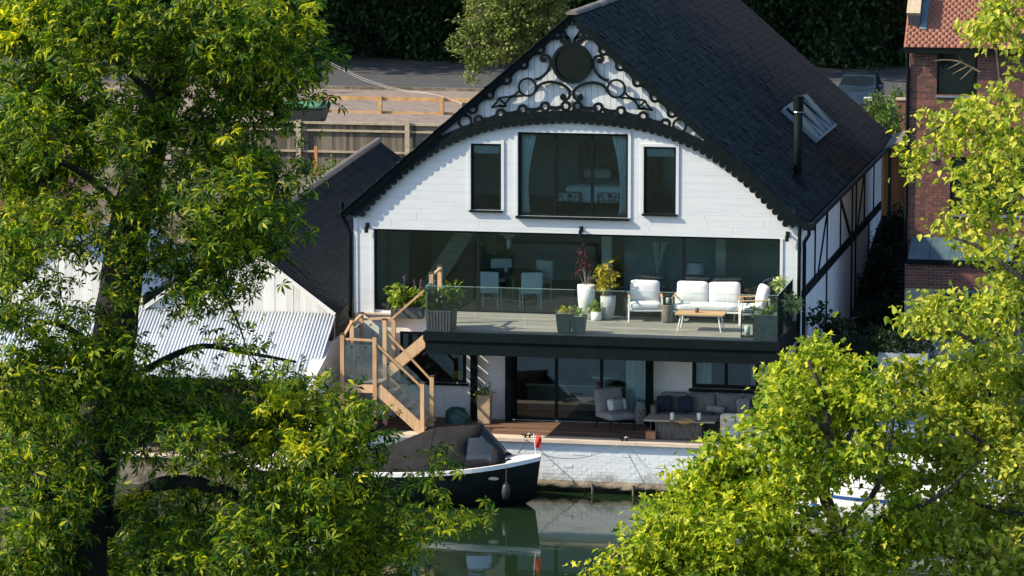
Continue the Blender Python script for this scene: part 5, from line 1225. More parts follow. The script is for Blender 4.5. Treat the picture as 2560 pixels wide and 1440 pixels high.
sl2 = math.hypot(ex-ax_, zr-ze); Vv = np.array([-(ex-ax_),0,zr-ze])/sl2; Nn = np.array([zr-ze,0,ex-ax_])/sl2; U = np.array([fx,1,0]); U /= np.linalg.norm(U)
vs, fq = tile_array(np.array([ex+.03-fx*.12,-1.12,ze-.03]), U, Vv, Nn, 23.1, sl2+.03, .27, .20, .013, jit=.003); obj('roof_tiles', arr_mesh('roof_tiles', vs, fq, M['slate2']), SR, kind='stuff')
mb = MB(); mb.tube([RP(ax_,-1.14,zr+.0),RP(ax_,y1,zr+.0)], .09, 8); mb.build('ridge_cap', M['ridge'], SR)
mb = MB(); mb.xz([(elx+.06,-.3),(ex-.06,-.3),(ex-.06,ze-.12),(ax_,zr-.13),(elx+.06,ze-.12)], -.99, -.85); GW = mb.build('gable_wall', M['dark'], SH)
x = elx+.06
while x < ex-.06:
    xb = min(x+.148, ex-.06); f = lambda q: zr-.115-abs(q-ax_)*(zr-ze)/(ex-ax_)
    mb = MB(); poly = [(x,1.7),(xb,1.7),(xb,f(xb)),(ax_,f(ax_)),(x,f(x))] if x < ax_ < xb else [(x,1.7),(xb,1.7),(xb,f(xb)),(x,f(x))]
    mb.xz(poly, -1.015-random.choice([0,.006]), -.992); mb.build('board', M['shedboard'], GW); x += .152
for a, b in (((ax_,zr),(ex,ze)),((ax_,zr),(elx,ze))):
    mb = MB(); nn = Vector((b[0]-a[0], b[1]-a[1])).normalized(); n2 = Vector((nn.y,-nn.x))*(.09 if b[0] > a[0] else -.09)
    mb.xz([a, b, (b[0]+n2.x,b[1]+n2.y), (a[0]+n2.x,a[1]+n2.y)], -1.13, -1.03); mb.build('verge_board', M['shedboard'], GW)
mb = MB(); mb.box(ex-.14, ex-.07, -.84, 21.5, -.3, ze-.1); mb.v = [(x+spx(y) , y, z) for x, y, z in mb.v]; mb.build('side_wall', M['dark'], SH)
# second, lower boarded shed further left
S2 = thing('low_shed', 'low pale boarded shed behind the leaves at the far left', 'shed', (-7,-1,0)); a2 = at_y(180,600,-1.05); l2 = at_y(-40,740,-1.05); r2 = at_y(400,740,-1.05)
mb = MB(); mb.xz([(l2[0],-.3),(elx+.02,-.3),(elx+.02,r2[2]),(a2[0],a2[2]),(l2[0],l2[2])], -1.0, 4); G2 = mb.build('wall', M['dark'], S2)
x = l2[0]
while x < elx:
    xb = min(x+.17, elx); f = lambda q: np.interp(q, [l2[0],a2[0],elx+.02], [l2[2],a2[2],r2[2]])
    mb = MB(); mb.xz([(x+.003,1.7),(xb-.003,1.7),(xb-.003,f(xb)),(x+.003,f(x))], -1.03-random.choice([0,.008]), -1.002); mb.build('board', M['shedboard'], G2); x += .17
mb = MB()
for b in (l2, (elx+.02,0,r2[2])): mb.add([(a2[0],-1.1,a2[2]+.05),(a2[0],4.1,a2[2]+.05),(b[0],4.1,b[2]+.05),(b[0],-1.1,b[2]+.05),(a2[0],-1.1,a2[2]),(a2[0],4.1,a2[2]),(b[0],4.1,b[2]),(b[0],-1.1,b[2])], [(0,1,2,3),(7,6,5,4),(3,2,6,7),(0,3,7,4)])
mb.build('roof', M['corr'], S2)
# corrugated lean-to
LT = thing('corrugated_lean_to', 'open fronted boat shelter with pale corrugated sheet roof', 'shelter', (-4,-2.5,-.2)); zt_ = eR[2]-.02; yA, yB_ = -1.04, -3.1
zb_ = at_y(755,953,yB_)[2]; xl_ = l2[0]+.1; xr_ = ex
for k, x0 in enumerate(np.arange(xl_, xr_-.05, .80)):
    x1 = min(x0+.80, xr_); n = int((x1-x0)/.0133); V = []
    for yy, z_ in ((yA, zt_), (yB_, zb_)):
        for i in range(n+1): u = x0+(x1-x0)*i/n; V.append((u, yy, z_+.02*math.sin(2*math.pi*u/.08)+.004*(k % 2)))
    m_ = n+1; Fq = [(i, i+1, m_+i+1, m_+i) for i in range(n)]
    o = obj('roof_sheet', arr_mesh('roof_sheet', V, [f[::-1] for f in Fq], M['corr'], True), LT); o.modifiers.new('thick','SOLIDIFY').thickness = .006
ZQ = -.42
for x in np.arange(xl_+.2, xr_, 1.9):
    mb = MB(); mb.box(x-.06,x+.06,yB_+.12,yB_+.24,ZQ,zb_-.13); mb.build('post', M['dark'], LT)
mb = MB(); mb.box(xl_, xr_-.05, yB_+.10, yB_+.26, zb_-.125, zb_-.03); mb.build('eaves_beam', M['dark'], LT)
mb = MB(); mb.box(xl_, xr_-.06, -1.30, -1.06, ZQ, zt_-.2); mb.build('back_boarding', M['dark'], LT)
for k in range(8):
    x = xl_+.3+k*1.05; mb = MB(); mb.box(x, x+.12, -1.33, -1.301, ZQ, 1.6); mb.build('batten', M['pole' if k % 3 == 0 else 'dark'], LT)
# its quay
mb = MB(); mb.box(-40, -.62, -3.42, -1.34, -1.6, ZQ); o = mb.build('boat_shelter_quay', M['concrete'], None); tag(o, 'low concrete quay in front of the corrugated shelter', 'quay')
mb = MB(); mb.box(-40, -.62, -3.47, -3.20, ZQ+.002, ZQ+.05); mb.build('edge_board', M['coping'], o)
# white garden wall next to the stairs and its drain
w0 = at_y(852, 870, -1.9); w1 = at_y(770, 925, -3.0)
GWm = MB(); GWm.prism([(-.40,-3.12,-1.2),(-.40,-3.12,w1[2]-.12),(-.40,-1.6,w0[2]+.02),(-.40,-.6,w0[2]+.02),(-.40,-.6,-1.2)], (.22,0,0)); GWo = GWm.build('garden_wall', M['render']); tag(GWo, 'short white rendered wall with sloping top between shelter and staircase', 'wall')
mb = MB(); mb.prism([(-.44,-3.16,w1[2]-.115),(-.44,-1.6,w0[2]+.025),(-.44,-.55,w0[2]+.025),(-.44,-.55,w0[2]+.07),(-.44,-1.6,w0[2]+.07),(-.44,-3.16,w1[2]-.07)], (.30,0,0)); mb.build('coping', M['gel'], GWo)
mb = MB(); mb.tube([(-.10,-.3,2.55),(-.30,-.5,2.35),(-.33,-.55,2.2),(-.33,-.55,.2)], .045, 7); mb.build('drain_pipe', M['concrete'], SH)

# ---------------------------------------------------------------- brick house on the right
BHY = 8.0
bxl = at_y(2270, 400, BHY)[0]; zev = at_y(2300, 116, BHY-.25)[2]; bxr = at_y(2760, 400, BHY)[0]
BH = thing('brick_house', 'red brick house with clay tiled roof behind the right-hand tree', 'house', ((bxl+bxr)/2, BHY, .5))
def br(px, py): p = at_y(px, py, BHY); return p[0], p[2]
OB = []
def rect(x0, y0, x1, y1): a = br(x0, y0); b = br(x1, y1); return (a[0], b[0], b[1], a[1])
OB = [rect(2343,128,2442,240), rect(2376,392,2560,540)]
core = MB(); zlist = sorted({-.3, zev+.1} | {z for o in OB for z in o[2:]})
for a, b in zip(zlist[:-1], zlist[1:]):
    iv = [(bxl, bxr)]
    for o in OB:
        if o[2] < (a+b)/2 < o[3]: iv = [q for s_, e_ in iv for q in ((s_, min(e_, o[0])), (max(s_, o[1]), e_)) if q[1]-q[0] > .01]
    for s_, e_ in iv: core.box(s_, e_, BHY+.008, BHY+.3, a, b)
BWALL = core.build('front_wall', M['mortar'], BH)
mb = MB(); mb.box(bxl, bxl+.3, BHY+.31, BHY+8, -.3, zev); mb.build('side_wall', M['dark'], BH)
bm = []
for k in range(3):
    q = MB(); q.box(-.102,.102,0,.06,.006,.069); q.v = [(x, y+random.uniform(-.002,.002), z) for x, y, z in q.v]; bm.append(q.mesh('brick', M['brick_o']))
half = MB(); half.box(-.049,.049,0,.06,.005,.070); hme = half.mesh('brick', M['brick_o'])
rest = MB(); cnt = 0; r_ = 0; z = 1.2
while z < zev-.02:
    x = bxl+.001; k = r_ % 2; i = 0
    while x < bxr-.1:
        w = .2155 if (r_ % 2 == 0) else .1085
        if r_ % 2 == 1: w = .1085
        if r_ % 4 == 3: w = .2155; 
        if i == 0 and r_ % 2: w = .1085
        c_ = x+w/2; cut = False; full_w = w; lo_, hi_ = x, x+w
        for o in OB:
            if o[2] < z+.0375 < o[3] and lo_ < o[1] and hi_ > o[0]:
                cut = True
                if lo_ < o[0]: hi_ = o[0]+.004
                elif hi_ > o[1]: lo_ = o[1]-.004
                else: hi_ = lo_
        if hi_-lo_ > .03:
            off = random.uniform(-.004,.003)
            P_ = (CAM); near = z > 3.2 and x < bxl+1.6
            if near and cnt < 300 and w > .2 and not cut:
                o = obj('brick', bm[cnt % 3], BWALL); o.location = (c_, BHY+off-.004, z); cnt += 1
            else: rest.box(lo_+.006, hi_-.006, BHY+off-.004, BHY+.05, z+.005, z+.070)
        x += w; i += 1
    z += .075; r_ += 1
rest.build('brick_courses', M['brick'], BWALL, kind='stuff')
for o, cr in ((OB[0],True),(OB[1],False)):
    mb = MB(); x0,x1,z0,z1 = o; mb.box(x0,x0+.06,BHY+.06,BHY+.12,z0,z1); mb.box(x1-.06,x1,BHY+.06,BHY+.12,z0,z1); mb.box(x0+.06,x1-.06,BHY+.06,BHY+.12,z1-.06,z1); mb.box(x0+.06,x1-.06,BHY+.06,BHY+.12,z0,z0+.05); W_ = mb.build('window', M['frame'], BH)
    mb = MB(); mb.box(x0+.06,x1-.06,BHY+.085,BHY+.095,z0+.05,z1-.06); mb.build('pane', M['glass'], W_)
    mb = MB(); mb.box(x0+.05,x1-.05,BHY+.305,BHY+.32,z0,z1); mb.build('backing', M['int_dark'], W_)
    mb = MB(); mb.box(x0-.03,x1+.03,BHY-.05,BHY+.06,z0-.05,z0-.004); mb.build('sill', M['lead'], W_)
# roof: eave towards the camera
rl = 5.0; ang = R(42); RO = np.array([bxl-.12, BHY-.30, zev-.02]); RU = np.array([1,0,0]); RV = np.array([0,math.cos(ang),math.sin(ang)]); RN = np.array([0,-math.sin(ang),math.cos(ang)])
mb = MB(); c4 = [RO-RN*.03, RO+RU*5.2-RN*.03, RO+RU*5.2+RV*rl-RN*.03, RO+RV*rl-RN*.03]; mb.prism(c4, tuple(-RN*.1)); BR = mb.build('roof', M['dark'], BH)
vs, fq = tile_array(RO, RU, RV, RN, 5.2, rl, .165, .105, .014, jit=.0004, lift=.013, gap=.0); obj('roof_tiles', arr_mesh('roof_tiles', vs, fq, M['red_tile']), BR, kind='stuff')
mb = MB(); mb.box(bxl-.12, bxr+.1, BHY-.34, BHY-.26, zev-.17, zev-.08); mb.build('gutter', M['black'], BH)
mb = MB(); mb.tube([(bxl-.05,BHY-.1,zev-.1),(bxl-.05,BHY-.12,zev-.3),(bxl-.03,BHY-.05,zev-.6),(bxl-.03,BHY-.05,.3)], .045, 8); mb.build('downpipe', M['black'], BH)
mb = MB(); mb.tube([(bxl-.07,BHY+.3,zev+.4),(bxl-.07,BHY+.3,zev-.2)], .03, 6); mb.tube([(bxl-.07,BHY+.3,zev+.4),(bxl-.07,BHY+3,zev+3.2)], .03, 6); mb.build('verge_trim', M['black'], BH)
# stepped verge parapet with buff coping stones and lead flashing
for v0_, v1_ in ((.75,1.75),(1.95,3.1)):
    a = RO+RU*.06+RV*v0_; b = RO+RU*.06+RV*v1_
    mb = MB(); up_ = np.array([0,0,.42]); mb.prism([a-RN*.05, b-RN*.05, b+RN*.36, a+RN*.36], (.28,0,0)); pr = mb.build('parapet', M['lead'], BH)
    mb = MB(); mb.prism([a+RN*.362-RU*.03, b+RN*.362-RU*.03, b+RN*.45-RU*.03, a+RN*.45-RU*.03], (.34,0,0)); mb.build('coping_stone', M['stone'], pr)
mb = MB(); a = RO+RU*.36+RV*.6; b = RO+RU*.36+RV*3.2; mb.prism([a+RN*.03, b+RN*.03, b+RN*.03+RU*.16, a+RN*.03+RU*.16], tuple(RN*.012)); mb.build('flashing', M['lead'], BR)
# vent, lean-to canopy and lower storey
c_ = br(2333,392); mb = MB(); mb.box(c_[0]-.06,c_[0]+.06,BHY-.06,BHY-.005,c_[1]-.1,c_[1]+.1); mb.build('vent_box', M['stone'], BH)
ca = at_y(2292,592,BHY-.02); cb = at_y(2280,648,BHY-.95)
n = 5; wcan = 2.6
for k in range(n):
    xa = bxl+.12+k*wcan/n; xb_ = xa+wcan/n-.01
    mb = MB(); mb.add([(xa,BHY-.02,ca[2]),(xb_,BHY-.02,ca[2]),(xb_,BHY-.95,cb[2]+.02),(xa,BHY-.95,cb[2]+.02),(xa,BHY-.02,ca[2]-.03),(xb_,BHY-.02,ca[2]-.03),(xb_,BHY-.95,cb[2]-.01),(xa,BHY-.95,cb[2]-.01)], [(3,2,1,0),(4,5,6,7),(2,3,7,6),(3,0,4,7),(1,2,6,5)]); mb.build('canopy_sheet', M['canopyblue'], BH)
mb = MB(); mb.box(bxl+.08, bxl+wcan+.15, BHY-1.0, BHY-.955, cb[2]-.13, cb[2]+.0); mb.build('canopy_fascia', M['black'], BH)
zlow = at_y(2300,722,BHY-.93)[2]; lw = MB(); lw.box(bxl+.05, bxl+wcan+.3, BHY-.90, BHY-.02, -.3, cb[2]-.135); LW = lw.build('porch_wall', M['mortar'], BH)
rest = MB(); z = zlow; r_ = 0
while z < cb[2]-.21:
    x = bxl+.05-(.107 if r_ % 2 else 0)
    while x < bxl+wcan+.2:
        rest.box(max(x,bxl+.05)+.005, x+.2105, BHY-.908+random.uniform(-.003,.003), BHY-.85, z+.005, z+.07); x += .2155
    z += .075; r_ += 1
rest.build('brick_courses', M['brick'], LW, kind='stuff')
for px0, px1 in ((2345,2432),(2450,2540)):
    a = at_y(px0,730,BHY-.93); b = at_y(px1,800,BHY-.93); mb = MB(); mb.box(a[0]-.06,b[0]+.06,BHY-.99,BHY-.905,b[2]-.5,a[2]+.08); W_ = mb.build('window', M['bluegrey'], BH)
    mb = MB(); mb.box(a[0],b[0],BHY-1.0,BHY-.992,b[2]-.45,a[2]); mb.build('pane', M['glass'], W_)

# ---------------------------------------------------------------- alley between the houses
ax0, ax1 = WX+.02, bxl
for k in range(58):
    y = 3.4+k*.31; z = gz(11.5, y+.15); mb = MB(); mb.box(ax0, ax1, y, y+.31, z-.5, z+.02+.002*(k % 2)); mb.build('step', M['paving'], bpy.data.objects['ground'])
mb = MB(); mb.box(WX+.02, 20, -.04, 3.39, -.2, .125); mb.build('alley_paving', M['paving'], None, kind='structure')
ge = MB(); gt = thing('side_gate', 'orange-brown boarded gate closing the alley between the houses', 'gate', (WX+.9, 19.2, gz(11.5,19.2)))
gzb = gz(11.5, 19.2)
x = WX+.03; k = 0
while x < ax1+.3:
    mb = MB(); mb.box(x, x+.145, 19.2+.01*(k % 2), 19.26, gzb, 4.95); mb.build('board', M['brownwood'], gt); x += .15; k += 1
mb = MB(); mb.box(WX+.72, WX+1.1, 19.05, 19.19, gzb, 4.9); mb.build('gate_post', M['dark'], gt)
mb = MB(); sh = [(WX+.05,14.0,4.55),(ax1+.2,14.0,5.0),(ax1+.2,19.3,5.1),(WX+.05,19.3,5.0)]
a = at_x(2232,330,WX+.25); mb = MB(); mb.prism([(WX+.12,17.5,4.9),(WX+.12,20.4,5.0),(ax1,20.4,5.75),(ax1,17.5,5.65)], (0,0,.06)); CP = mb.build('alley_canopy', M['ridge']); tag(CP, 'brown sloping canopy bridging the alley behind the house roof', 'canopy')
for x_ in (WX+.3, ax1-.12):
    mb = MB(); mb.box(x_, x_+.09, 17.6, 17.7, gz(11.5,17.6)-.05, 4.93+(.24 if x_ > WX+1 else .02)*.3); mb.build('post', M['dark'], CP)
def bush(name, label, cat, base, h, blobs, m, size, potf=None, tpl='simple', tip=40, per=12, sigma=.08, group=None):
    t = thing(name, label, cat, base, 0, group, local=True)
    if potf:
        prof, pm, sq = potf; mb = MB(); mb.lathe(prof, n=4 if sq else 18)
        if sq: mb.v = [((x-y)*.7071, (x+y)*.7071, z) for x, y, z in mb.v]
        mb.build('pot', M[pm], t, not sq)
    leafy(t, blobs, m, size, tpl, tip, per, sigma, stem=(potf[0][-1][1]-.06 if potf else 0.0)); return t
def ag(px, py, y): p = at_y(px, py, y); return p
p = at_y(2075, 760, 1.2)
b = bush('tall_shrub', 'tall dark evergreen shrub in the alley against the white side wall', 'shrub', (p[0], 1.2, .12), 2, [((.05,0,1.9),(.45,.35,.5),1.2),((-.15,0,2.5),(.30,.3,.35),1.2),((.25,0,1.3),(.4,.35,.4),1),((.3,0,2.2),(.25,.25,.3),1)], 'lf_dark', .15, None, 'simple', 40, 12, .1)
leafy(b, [((-.35,-.3,1.65),(.22,.2,.40),1.2),((-.1,-.35,1.35),(.2,.2,.3),1)], 'lf_rust', .09, 'simple', 60, 12, .06, stem=0, name='rusty_sprays')
p = at_y(2190, 735, 5.5); bush('clipped_shrub', 'dark rounded shrub in a grey-white pot up the alley steps', 'shrub', (p[0], 5.5, gz(11.5,5.5)), 1.4, [((0,0,1.15),(.55,.5,.5),1.6)], 'lf_dark', .10, ([(.26,0),(.30,.5),(.27,.5)],'wpot',True), tip=60)
p = at_y(2205, 668, 9.5); bush('alley_shrub', 'dark spreading shrub highest up the alley steps', 'shrub', (p[0], 9.5, gz(11.5,9.5)), 1.4, [((0,0,.55),(.55,.5,.5),1.6),((.3,0,.9),(.35,.35,.35),1.2)], 'lf_dark', .11, None, tip=50)
for yy_, px_, lb_ in ((12.5, 2196, 'dark bushy shrub halfway up the alley against the white wall'), (15.5, 2226, 'dark bushy shrub near the orange-brown side gate')):
    p = at_y(px_, 600, yy_); bush('alley_bush', lb_, 'shrub', (p[0], yy_, gz(11.5,yy_)), 1.4, [((0,0,.5),(.55,.5,.5),1.4),((.2,0,1.0),(.4,.4,.4),1.2)], 'lf_dark', .12, None, tip=45, group='alley bushes')
p = at_y(2225, 742, 4.2); bush('alley_fern', 'low dark ferny plant beside the lowest alley step', 'plant', (p[0]+.2, 4.2, .13), 1.0, [((0,0,.5),(.5,.4,.42),1.5)], 'lf_dark', .12, None, tip=50)
p = at_y(2158, 850, .6); bush('box_plant', 'dark leafy plant in a pale blue-grey cube planter in the alley', 'plant', (p[0], .6, .13), 1, [((0,0,.75),(.30,.3,.22),1.2)], 'lf_dark', .12, ([(.30,0),(.32,.58),(.28,.58)],'wpot',True), tip=40)
a = at_y(2195, 884, -.3); b_ = at_y(2318, 930, -.3)
t = thing('trough_planter', 'long white trough planter with a dark hedge in front of the brick house', 'planter', ((a[0]+b_[0])/2, .0, .13), local=True); w = (b_[0]-a[0])/2
mb = MB(); mb.box(-w, w, -.25, .25, 0, a[2]-.13); mb.build('trough', M['trough'], t); leafy(t, [((-w*.5,0,a[2]+.12),(.42,.25,.30),1.6),((w*.5,0,a[2]+.12),(.42,.25,.28),1.6)], 'lf_dark', .10, 'simple', 60, 14, .07, stem=a[2]-.3)
p = at_y(2395, 800, -.2); bush('low_hedge', 'dark low hedge before the porch of the brick house', 'hedge', (p[0], .3, .1), 1, [((-.9,0,1.6),(.4,.3,.5),1.2),((0,0,1.2),(.6,.4,.5),1.2),((.6,0,1.3),(.5,.4,.5),1.2)], 'lf_dark', .12)

# ---------------------------------------------------------------- behind the houses: fences, bin, road, car
def fence_ground(y): return gz(0, y)-.06
fy = 27.0; FN = thing('closeboard_fence', 'grey close-boarded fence with three rails behind the sheds', 'fence', (-8, fy, fence_ground(fy)))
ft_ = at_y(900, 306, fy)[2]; fbz = fence_ground(fy)
fme = MB(); fme.box(-.058,.058,.0,.02,0,ft_-fbz-.03); fme2 = fme.mesh('board', M['fence'])
x = at_y(430,350,fy)[0]; xe_ = at_y(1190,350,fy)[0]; k = 0
while x < xe_:
    o = obj('board', fme2, FN); o.location = (x, fy+.03+random.uniform(0,.008), fbz+random.uniform(-.02,.01)); x += .112; k += 1
for py, h_ in ((306,.07),(325,.06),(378,.06),(428,.08)):
    z = at_y(900, py, fy)[2]; mb = MB(); mb.box(at_y(430,350,fy)[0], xe_, fy-.05, fy+.025, z-h_, z); mb.build('rail', M['fencepost'], FN)
for px in (475, 748, 1020):
    p = at_y(px, 303, fy); mb = MB(); mb.box(p[0]-.075, p[0]+.075, fy-.13, fy-.052, fbz-.1, p[2]+.05); mb.build('post', M['fencepost'], FN)
p = at_y(792, 365, fy-.3); mb = MB(); mb.box(p[0]-.05, p[0]+.05, fy-.45, fy-.36, fbz-.1, p[2]); tag(mb.build('stake', M['brownwood']), 'short brown stake in front of the close-boarded fence', 'stake')
ry = 46.0; RFN = thing('post_and_rail_fence', 'new golden two-rail timber fence beside the gravel verge', 'fence', (-9, ry, ZB))
for px in (800, 950, 1105, 1260):
    t_ = at_y(px, 240, ry); mb = MB(); mb.box(t_[0]-.07, t_[0]+.07, ry-.07, ry+.07, ZB-.05, t_[2]); mb.build('post', M['rail'], RFN)
xa, xb_ = at_y(790,250,ry)[0], at_y(1300,250,ry)[0]
for py in (247, 283):
    z = at_y(950, py, ry)[2]; mb = MB(); mb.box(xa, xb_, ry+.072, ry+.11, z-.07, z+.07); mb.build('rail', M['rail'], RFN)
byy = 41.0; p0 = at_y(690, 270, byy); p1 = at_y(816, 270, byy); bt = at_y(750, 262, byy)[2]
t = thing('wheeled_bin', 'large dark wheeled bin with green lid behind the close-boarded fence', 'bin', ((p0[0]+p1[0])/2, byy, ZB), local=True); w = (p1[0]-p0[0])/2
mb = MB(); mb.add([(-w*.85,-.45,.15),(w*.85,-.45,.15),(w*.85,.45,.15),(-w*.85,.45,.15),(-w,-.55,bt-ZB-.10),(w,-.55,bt-ZB-.10),(w,.55,bt-ZB-.10),(-w,.55,bt-ZB-.10)], [(3,2,1,0),(4,5,6,7),(0,1,5,4),(1,2,6,5),(2,3,7,6),(3,0,4,7)]); mb.build('body', M['bin_dark'], t)
mb = MB(); mb.pad((0,0,bt-ZB+.0),(2*w+.08,1.2,.18),.07,.3); mb.build('lid', M['bin_green'], t, True)
for sx in (-1,1):
    for sy in (-1,1): mb = MB(); mb.tube([(sx*w*.75-.03,sy*.38,.09),(sx*w*.75+.03,sy*.38,.09)], .09, 10); mb.build('wheel', M['tyre'], t)
# car, seen end on
cy = 50.0; ca_ = at_y(2092, 200, cy); cb_ = at_y(2200, 200, cy); cw = (cb_[0]-ca_[0])/2; chz = at_y(2140, 187, cy)[2]-ZB
CR = thing('parked_car', 'dark blue parked car on the lane behind the roof of the house', 'car', ((ca_[0]+cb_[0])/2, cy, ZB), 0, local=True)
sec = []
for yy, top, wr_ in ((-2.1,.62,.86),(-1.95,.82,.95),(-1.1,.95,1.0),(-.5,1.0,1.0),(.2,chz*.97,1.0),(1.2,chz,1.0),(2.0,.95,.98),(2.15,.6,.9)):
    z2 = min(top, .95); ww = cw*wr_; sec.append([(-ww*.95,yy,.22),(-ww,yy,.55),(-ww*.97,yy,z2*.95),(-ww*(.72 if top > 1 else .85),yy,top),(ww*(.72 if top > 1 else .85),yy,top),(ww*.97,yy,z2*.95),(ww,yy,.55),(ww*.95,yy,.22)])
V, Fq = loft(sec); mb = MB(); mb.add(V, [f[::-1] for f in Fq]+[tuple(range(56,64))]); mb.build('body', M['carpaint'], CR, True)
mb = MB(); mb.add([(-cw*.80,-.42,1.03),(cw*.80,-.42,1.03),(cw*.68,.12,chz*.94),(-cw*.68,.12,chz*.94)], [(0,1,2,3)]); mb.v = [(x,y-.03,z+.02) for x,y,z in mb.v]; mb.build('windscreen', M['frame'], CR)
for sx in (-1,1):
    mb = MB(); mb.box(sx*cw*.72-.15, sx*cw*.72+.15, -2.12, -2.0, .62, .74); mb.build('headlight', M['gel'], CR)
    mb = MB(); mb.pad((sx*(cw+.08),-.35,1.0),(.16,.1,.12),.03); mb.build('wing_mirror', M['carpaint'], CR)
    for yy in (-1.3,1.3): mb = MB(); mb.tube([(sx*(cw-.2),yy,.31),(sx*(cw+.01),yy,.31)], .31, 16); mb.build('wheel', M['tyre'], CR)
# overhead cables and their pole
pl = at_y(110, 95, 50.0); PO = MB(); PO.tube([(pl[0],50,ZB-.2),(pl[0],50,12.0)], [.16,.12], 10); po = PO.build('telegraph_pole', M['pole'], None, True); tag(po, 'weathered wooden telegraph pole beyond the left-hand tree', 'pole')
mb = MB(); mb.bar((pl[0]-.6,50,11.4),(pl[0]+.6,50,11.4), .09); mb.build('crossarm', M['pole'], po)
e1_ = at_y(1092, 237, 40); e0_ = at_y(820, 152, 48)
for k in range(2):
    a = Vector((pl[0]+.4*k, 50, 11.3)); b = Vector(at_y(820, 153+5*k, 47)); c = Vector(at_y(1100, 239, 38)); d = Vector(at_y(1160, 262+3*k, 34))
    mb = MB(); limb(mb, [a, b, c, d], .006, .006, 5); o = mb.build('overhead_cable', M['palerope']); tag(o, 'pale overhead cable sagging across the lane, %s of two' % ('upper','lower')[k], 'cable', 'overhead cables')
    mb = MB()
mb = MB(); mb.box(d.x-.06, d.x+.06, 33.95, 34.08, ZB-.1, d.z+.1); tag(mb.build('cable_post', M['dark']), 'short dark post taking the overhead cables behind the house', 'post')
# ---------------------------------------------------------------- vegetation behind
def wblob(px, py, r, y, w=1.0, dep=None):
    c = at_y(px, py, y); s_ = F_PX/((c-CAM)@FW); return (c, (r/s_, (dep or r/s_), r/s_), w)
bt_ = thing('pale_tree', 'pale yellow-green tree beside the ridge of the house', 'tree', tuple(at_y(1290, 200, 33.0)*np.array([1,1,0])+np.array([0,0,ZB-.05])))
bl = [wblob(*q, y=33) for q in ((1200,40,60),(1290,30,75),(1370,40,60),(1180,110,45),(1260,110,60),(1330,120,40),(1200,160,35),(1130,105,18),(1185,190,22),(1300,-60,110),(1400,-40,60))]
o, tips = foliage('crown', bt_, bl, M['lf_bush'], .14, 'simple', 90, 18, .11); twigs('branches', bt_, tips, M['twig'], .025, .6)
mb = MB(); c0 = at_y(1290, 60, 33); limb(mb, [(c0[0]+.1,33,ZB-.1),(c0[0],33,ZB+1.5),(c0[0]-.1,33,c0[2])], .14, .06); mb.build('trunk', M['bark'], bt_)
# dark woodland edge beyond the road: clumps of leaves from ground to above the frame
wl = []
for x in np.arange(-42, 30, 2.3):
    for z in (ZB+.5, ZB+2.2, ZB+4.2, ZB+6.5):
        wl.append(((x+random.uniform(-.8,.8), 72+random.uniform(-1.2,1.2)-(1.6 if z > ZB+3 else 0), z), (1.7,1.3,1.4), 1))
o, tips = foliage('woodland_edge', None, wl, M['lf_wood'], .26, 'simple', 11, 30, .34, kind='stuff')
wb_ = MB(); wb_.add([(-200,74,ZB-.5),(200,74,ZB-.5),(200,76,16),(-200,76,16)], [(0,1,2,3)]); o = wb_.build('wooded_slope', M['grass'], None, kind='structure')
# trees added to shade the lane and woodland edge, crowns above the frame
for k, (x, y) in enumerate(((-34,61),(-25,63),(-16,61),(-6,63),(4,61))):
    t = thing('lane_shade_tree', 'tree added to shade the lane, crown above the frame, %s' % ('furthest left of all','second from the left','left of the pale tree','behind the pale tree','behind the house ridge','behind the brick house chimney')[k], 'tree', (x, y+12.5, ZB), 0, 'added shade trees', local=True)
    mb = MB(); limb(mb, [(0,0,-.2),(.2,-.3,3),(0,-2.0,8),(-.3,-6,12)], .32, .12); mb.build('trunk', M['bark'], t)
    o, tips = foliage('crown', t, [((0,-10,11),(4.6,4.4,2.2),1),((-1,-13.5,10.5),(4.2,3.6,1.6),1),((1,-6,13),(4.5,4,2.5),1)], M['lf_dark'], .55, 'simple', 3.2, 16, .6)
LBL = ('shrub', 'shrubs behind the house')
for px, py, r, y, m, lb in ((2195,262,34,34,'lf_mid','round green shrub at the back corner of the dark roof'),(2228,305,40,28,'lf_mid','low green shrub nearest the end of the alley canopy'),(2250,235,22,36,'lf_mid','dark green shrub touching the brick house corner'),(835,428,36,25.6,'lf_mid','green shrub at the foot of the close-boarded fence')):
    c = at_y(px, py, y); t = thing('garden_shrub', lb, 'shrub', (c[0], y, gz(c[0], y)-.06), 0, 'garden shrubs', local=True)
    bz = c[2]-(gz(c[0], y)-.06); rr = r/(F_PX/((c-CAM)@FW))
    leafy(t, [((0,0,bz),(rr*1.1,rr,rr),1.4),((.1,0,bz*.55),(rr,rr*.8,bz*.5),.8)], m, .12, 'simple', 40, 12, .09, stem=0)
c = at_y(2254, 262, 30); mb = MB(); mb.box(c[0]-.15, c[0]+.45, 29.9, 30.15, ZB-.1, c[2]+.15); gw_ = mb.build('brick_wall', M['brick']); tag(gw_, 'low orange brick wall behind the corner of the brick house', 'wall'); mb = MB(); mb.box(c[0]-.18, c[0]+.48, 29.86, 30.19, c[2]+.151, c[2]+.21); mb.build('coping', M['stone'], gw_)
c = at_y(10, 500, 14); mb = MB(); mb.xz([(c[0]-4,.1),(c[0]+.35,.1),(c[0]+.35,c[2]-.2),(c[0]-1.8,c[2]+1.0),(c[0]-4,c[2]-.2)], 14, 20); RS = mb.build('red_outbuilding', M['brick']); tag(RS, 'small red brick outbuilding glimpsed at the far left edge', 'outbuilding'); 
